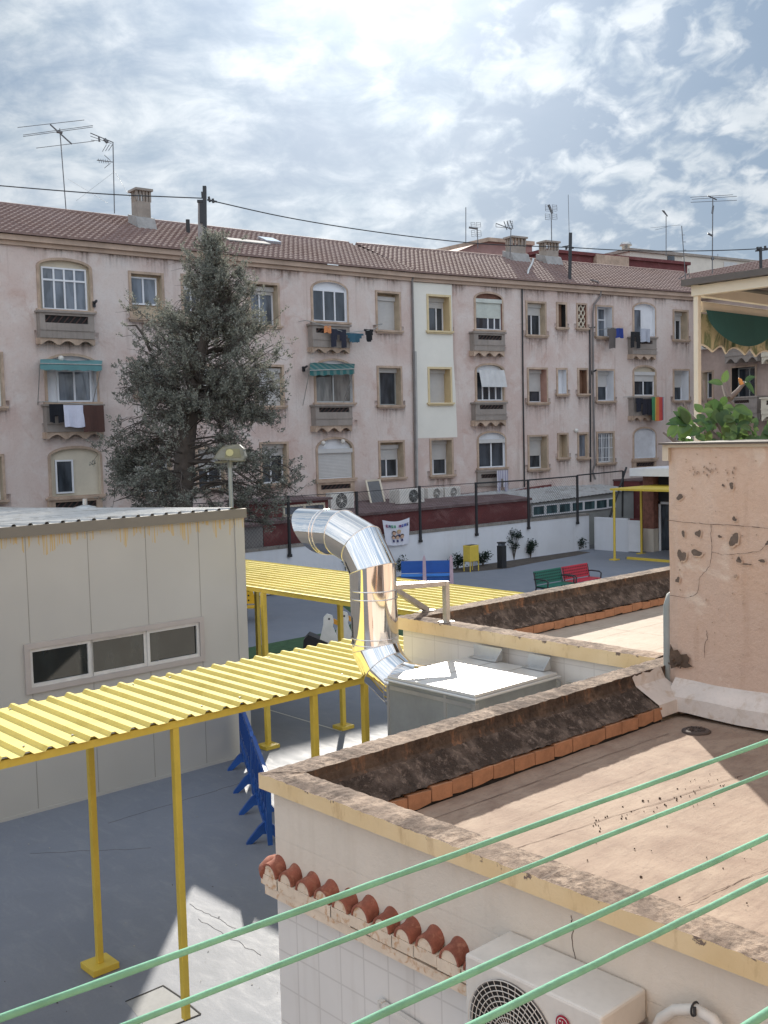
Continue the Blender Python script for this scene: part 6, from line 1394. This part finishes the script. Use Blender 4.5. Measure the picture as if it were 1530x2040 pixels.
cable('overhead cable from the rooftop pole to the far right roof', [(1137, 493, 49), (1250, 499, 48), (1380, 500, 47), (1505, 496, 46), (1600, 488, 44)])

# ================================================================== LAUNDRY
LG = 'laundry hanging from the balconies'
def cloth(name, label, seg, l, t, r_, b_, col, d=.55, sway=.05, shape=None, cat='laundry', stripes_=None, n=10):
    a0, a1, z0_, z1_ = seg.rect(l, t, r_, b_, d); rr_ = random.Random(int(l*7+t)); mb = MB(); ph = rr_.uniform(0, 6); rows = []
    for j in range(n+1):
        row = []
        for i in range(n+1):
            u, v = i/n, j/n; x = a0+(a1-a0)*(u if shape != 'towel' else .5+(u-.5)*(1-.06*v)); zz = z1_+(z0_-z1_)*v+.02*math.sin(u*7+ph)*(v)
            row.append(seg.P(x, d+sway*math.sin(u*9+ph)*(.3+.7*v), zz))
        rows.append(row)
    for j in range(n):
        for i in range(n):
            u = (i+.5)/n; v = (j+.5)/n
            if shape == 'pants' and v > .28 and abs(u-.5) < .10+.10*(v > .6): continue
            if shape == 'shorts' and v > .62 and abs(u-.5) < .15: continue
            if shape == 'under' and (abs(u-.5) > .5-.28*v): continue
            if shape == 'shirt' and v > .35 and abs(u-.5) > .33: continue
            if stripes_: mb.cur = min(len(stripes_)-1, int(u*len(stripes_)))
            mb.face([rows[j][i], rows[j][i+1], rows[j+1][i+1], rows[j+1][i]])
    ms = [mat(name+'_cloth_%d_%d' % (int(l), i), c_, .9, var=.1) for i, c_ in enumerate(stripes_ or [col])]
    o = mb.build(name, ms, None, seg.P((a0+a1)/2, d, z1_)); so_ = o.modifiers.new('thick', 'SOLIDIFY'); so_.thickness = .01; tag(o, label, cat, LG); return o
cloth('trousers', 'black trousers hanging at the left of the white towels under the teal awning', A, 98, 805, 127, 842, (.008, .009, .014), shape='shorts')
cloth('towel', 'white towel hanging between black trousers and a brown cloth', A, 127, 807, 171, 851, (.60, .61, .72), shape='towel')
cloth('blanket', 'dark brown cloth hanging under the teal awning window', A, 167, 807, 207, 860, (.075, .035, .028), d=.6)
cloth('towel', 'small orange cloth on the line over the lattice', A, 646, 649, 659, 663, (.55, .22, .09), sway=.03)
cloth('trousers', 'dark trousers on the line of the top floor white arched window', A, 660, 656, 689, 692, (.018, .02, .035), shape='pants')
cloth('shirt', 'teal garment hanging beside the black underwear on the line', A, 690, 664, 724, 683, (.03, .09, .13), shape='under')
cloth('underwear', 'rounded black garment at the right end of the top floor line', A, 725, 656, 744, 680, (.008, .009, .012), shape='under')
cloth('jacket', 'grey brown jacket hanging on the line beside the conduits', B2, 1210, 653, 1231, 694, (.10, .085, .08), shape='shirt')
cloth('shirt', 'bright blue shirt next to the grey brown jacket', B2, 1227, 654, 1241, 673, (.02, .04, .20))
cloth('trousers', 'black trousers over the grey balcony of the top right arched window', B2, 1257, 661, 1274, 693, (.012, .012, .014), shape='pants')
cloth('towel', 'pale grey towel over the top right balcony', B2, 1276, 655, 1295, 681, (.36, .38, .44), shape='towel')
cloth('shirt', 'dark navy clothes bunch on the middle right balcony', B2, 1266, 793, 1281, 820, (.01, .012, .022), shape='shirt')
cloth('shirt', 'black clothes with a small red and white print on the middle right balcony', B2, 1281, 795, 1298, 826, (.012, .012, .02))
cloth('towel', 'rainbow striped towel hanging from the middle right balcony', B2, 1298, 791, 1322, 838, None, stripes_=[(.05, .2, .09), (.05, .2, .09), (.42, .34, .06), (.5, .16, .05), (.45, .06, .05), (.45, .06, .05), (.16, .16, .26)], d=.6)
cloth('pyjamas', 'pale striped trousers hanging from the lowest arched window', B2, 990, 937, 1012, 992, None, stripes_=[(.46, .45, .50), (.28, .27, .36)]*5, d=.5, shape='pants')
cloth('cloth', 'black cloth draped over the wing balcony under the valance', B3, 1445, 672, 1500, 690, (.01, .01, .014), d=1.0, shape='under')
# lines and props the washing hangs on
for lab, seg, pts in (('thin metal clothes rack rail under the teal awning window', A, ((88, 800), (206, 808))), ('clothes line strung from the white arched window to the next window', A, ((610, 638), (650, 650), (690, 663), (742, 657), (762, 645))), ('clothes rail at the top right of the facade', B2, ((1208, 655), (1242, 653))), ('clothes rail on the middle right balcony', B2, ((1258, 790), (1324, 791)))):
    P_ = [seg.P(seg.uz(x, y, .55)[0], .55, seg.uz(x, y, .55)[1]) for x, y in pts]; mb = MB().path(P_, .014, 5); mb.tube(P_[0], P_[0]-seg.n*.54, .014, 5); mb.tube(P_[-1], P_[-1]-seg.n*.54, .014, 5)
    tag(mb.build('clothes_rail', M_PAINTG, None, P_[0]), lab, 'clothes rail', 'clothes rails on the facade')

# ================================================================== PERGOLA, AWNING AND PLANT ON THE TOWER
PD = 13.2
pt = at_d(1388, 880, PD); pt.z = 4.6; ptz = at_d(1388, 592, PD).z
pg = thing('pergola', 'cream metal pergola frame with green awning above the peach tower', 'pergola', pt)
M_PGL = mat('cream_pergola_paint', (.62, .57, .46), .5, var=.06, scale=2)
MB().box(pt.x-.01, pt.x+.065, pt.y-.03, pt.y+.035, 4.6, ptz).build('post', M_PGL, pg, bevel=.005)
mb = MB(); mb.box(pt.x-.03, pt.x+6, pt.y-.04, pt.y+.05, ptz, ptz+.13).box(pt.x-.03, pt.x+.07, pt.y-6, pt.y-.041, ptz, ptz+.12); mb.build('beam', M_PGL, pg)
mb = MB(); mb.box(pt.x+.09, pt.x+6, pt.y-.03, pt.y+.04, ptz-.19, ptz-.06).box(pt.x+1.9, pt.x+1.98, pt.y-.05, pt.y+.045, ptz-.26, ptz-.04); mb.build('awning_bar', M_PGL, pg, bevel=.02)
mb = MB(); n = 40; r0 = []; r1 = []
for k in range(n+1): y = pt.y+.12-5*k/n; h = .03*(k % 2); r0.append((pt.x-.08, y, ptz+.16+h)); r1.append((pt.x+6, y, ptz+.30+h))
mb.grid([r0, r1]); mb.grid([[V(q)-Z*.03 for q in r0], [V(q)-Z*.03 for q in r1]])
mb.build('roof_sheet', mat('grey_corrugated_cover', (.15, .135, .125), .8, var=.2, scale=2), pg)
MB().box(pt.x-.12, pt.x-.09, pt.y-5, pt.y+.14, ptz+.125, ptz+.205).box(pt.x-.09, pt.x+6, pt.y+.121, pt.y+.14, ptz+.131, ptz+.2).build('edge_trim', mat('dark_cover_edge', (.10, .09, .085), .7), pg)
def leafprint():
    mt, N = pbr('leaf_print_canvas'); v = N.n('ShaderNodeTexVoronoi'); N.link(N.mapping(N.vec, sc=(1, 1, .35)), v.inputs['Vector']); v.inputs['Scale'].default_value = 5
    c = N.mix(N.ramp(N.noise(N.mapping(N.vec, sc=(1.5, 1.5, .5), rot=(0, .7, 0)), 5, 4, .6, 1.5), .42, .56), (.14, .18, .10), (.42, .38, .25))
    c = N.mix(N.ramp(v.outputs['Distance'], .1, .25), (.05, .09, .05), c)
    N.link(c, N.b.inputs['Base Color']); N.b.inputs['Roughness'].default_value = .85; return mt
mb = MB(); n = 96; top = []; bot = []
for k in range(n+1):
    x = pt.x+.13+4.8*k/n; zt_ = ptz-.2; b_ = ptz-.66-.07*(k/n) + .085*abs(math.sin(math.pi*k/8.0))
    top.append(V((x, pt.y+.045+.01*math.sin(k*.3), zt_))); bot.append(V((x, pt.y+.10+.03*math.sin(k*.45), b_)))
mids = [a.lerp(b_, .5)+V((0, .03*math.sin(k*.5), 0)) for k, (a, b_) in enumerate(zip(top, bot))]
mb.grid([top, mids, bot]); va = mb.build('valance', leafprint(), pg)
mb = MB()
for a, b_ in zip(bot, bot[1:]): mb.bar(a, b_, .018, .018)
mb.build('valance_piping', M_PGL, va)
mb = MB(); rows = []
for (x0, x1, sag) in ((.13, 1.92, .30), (1.97, 4.9, .26)):
    top_ = []; lo2 = []
    for k in range(21): u = k/20; x = pt.x+x0+(x1-x0)*u; top_.append(V((x, pt.y-.06, ptz-.17))); lo2.append(V((x, pt.y-.10-.03*math.sin(math.pi*u), ptz-.22-1.25*sag*max(0, math.sin(math.pi*min(1, .03+u*.97)))**.6)))
    mb.grid([top_, lo2])
mb.build('awning_cloth', mat('dark_green_canvas', (.025, .10, .095), .85, var=.1), pg)
# rubber plant
r = random.Random(5); rb_ = at_d(1500, 880, 9.6); rb_.z = 4.95
pl_ = thing('rubber_plant', 'large leafed rubber plant growing behind the tower coping', 'plant', rb_)
st_ = MB(); lf = MB()
def bigleaf(c, d, L, w_, up_=Z):
    d = d.normalized(); s_ = d.cross(up_).normalized(); n_ = s_.cross(d).normalized(); rows = []; m_ = 8
    for k in range(m_+1):
        t = k/m_; ww = w_*math.sin(math.pi*min(1, t**.8*.97+.02))**.75; dr = -L*.16*t*t
        mid = c+d*L*t+n_*dr
        rows.append([mid-s_*ww+n_*ww*.28, mid-s_*ww*.5+n_*ww*.1, mid, mid+s_*ww*.5+n_*ww*.1, mid+s_*ww+n_*ww*.28])
    lf.smooth = True; lf.grid(rows); lf.smooth = False
stems = [[(1508, 890), (1490, 850), (1468, 815), (1452, 795)], [(1452, 795), (1445, 778), (1440, 760)], [(1452, 795), (1470, 778), (1483, 762)], [(1480, 890), (1440, 860), (1405, 800), (1402, 758)], [(1440, 885), (1410, 860), (1372, 825), (1362, 800)], [(1470, 885), (1430, 845), (1420, 830), (1405, 840)], [(1400, 885), (1370, 885), (1345, 880), (1322, 862)], [(1530, 890), (1520, 870), (1528, 850)], [(1470, 890), (1460, 850), (1440, 830)], [(1500, 880), (1495, 850), (1505, 835)], [(1430, 890), (1425, 868), (1415, 858)]]
for s_ in stems:
    P_ = [at_d(x, y, 9.4+.12*i) for i, (x, y) in enumerate(s_)]; st_.path(P_, [.028-.006*i for i in range(len(P_))], 7)
def px_leaf(x, y, dx, dy, L, w_, dz=9.3):
    c = at_d(x, y, dz); d = hr*dx-Z*dy+hf*r.uniform(-.5, .2); bigleaf(c, d, L, w_, (Z-hf*1.2+hr*r.uniform(-.5, .5)).normalized())
for (x, y, dx, dy, L, w_) in ((1440, 765, -1, -.25, .13, .04), (1440, 762, .45, -1, .12, .035), (1483, 762, 1, .9, .14, .04), (1484, 760, .4, -.3, .10, .035), (1446, 790, -.2, .5, .1, .035), (1425, 795, -.1, 1, .2, .08), (1450, 815, -.6, .4, .2, .07), (1462, 812, .9, .3, .17, .06)): px_leaf(x, y, dx, dy, L, w_)
for k in range(84):
    x = r.uniform(1392, 1520) if k > 16 else r.uniform(1348, 1385); y = r.uniform(815, 875) if k > 14 else r.uniform(838, 876)
    if x > 1495: y = r.uniform(852, 876)
    px_leaf(x, y, r.uniform(-1, 1), r.uniform(-.5, 1), r.uniform(.10, .16), r.uniform(.030, .048), r.uniform(9.0, 9.9))
for k in range(6): px_leaf(1370, 845, -.3, -1+.3*k, .17, .055, 9.1)
for (x, y) in ((1520, 862), (1528, 850), (1515, 872)): px_leaf(x, y, 1, -.3, .2, .07, 9.0)
st_.build('stem', mat('grey_brown_stem', (.17, .13, .11), .9, var=.2), pl_); lf.build('foliage', M_FICUS, pl_)
mb = MB(); c = at_d(1478, 757, 9.25); mb.path([c-Z*.04, c-hr*.015, c+Z*.02-hr*.03], [.018, .016, .004], 6); mb.build('flower', mat('orange_bud', (.6, .25, .06), .6), pl_)
# ================================================================== CLOTHES LINES IN FRONT OF THE BALCONY
cords = (((0, 2029), (1530, 1477)), ((258, 2040), (1530, 1539)), ((721.6, 2038), (1530, 1667)), ((945, 2040), (1530, 1750)), ((1489, 2040), (1530, 2020)))
nm_ = ('farthest', 'second farthest', 'middle', 'second nearest', 'nearest, just cutting the lower right corner')
for i, ((a, b_), q) in enumerate(zip(cords, nm_)):
    P0, P1 = at_z(*a, 4.87), at_z(*b_, 4.87); d = V((math.cos(rad(-4.1)), math.sin(rad(-4.1)), 0)) if i == 4 else (P1-P0).normalized(); mid = (P0+P1)/2; mb = MB(); n = 160; r = random.Random(i)
    rr_ = .0024 if i != 1 else .0020
    mb.path([mid+d*(-2.2+4.6*k/n)+V((0, 0, r.uniform(-.0002, .0002))) for k in range(n+1)], [rr_*r.uniform(.93, 1.07) for _ in range(n+1)], 10)
    tag(mb.build('clothes_line', M_CORD, None, mid), 'green plastic coated clothes line, the '+q+' of the five', 'clothes line', 'green clothes lines')

# ================================================================== THE BUILDING THE PHOTOGRAPH IS TAKEN FROM (stands behind the camera, seen in the duct)
hb = thing('balcony_building', 'peach rendered house behind the viewpoint, carrying the clothes lines', 'building', (0, -.7, 0))
mb = MB(); mb.box(-16, 18, -10, -.72, 0, 9.2); mb.build('wall', M_TOWER, hb)
for x in (-9, -5, -1.6, 4.5, 8.5, 12.5):
    for zz in (3.6, 6.6):
        f = MB().box(x, x+1.2, -.718, -.66, zz, zz+1.4).build('window', M_WHITE, hb); MB().box(x+.08, x+1.12, -.659, -.655, zz+.08, zz+1.32).build('pane', M_GLASS, f)
MB().box(-16.2, 18.2, -10.2, -.5, 9.201, 9.4).build('roof', M_CEM, hb)
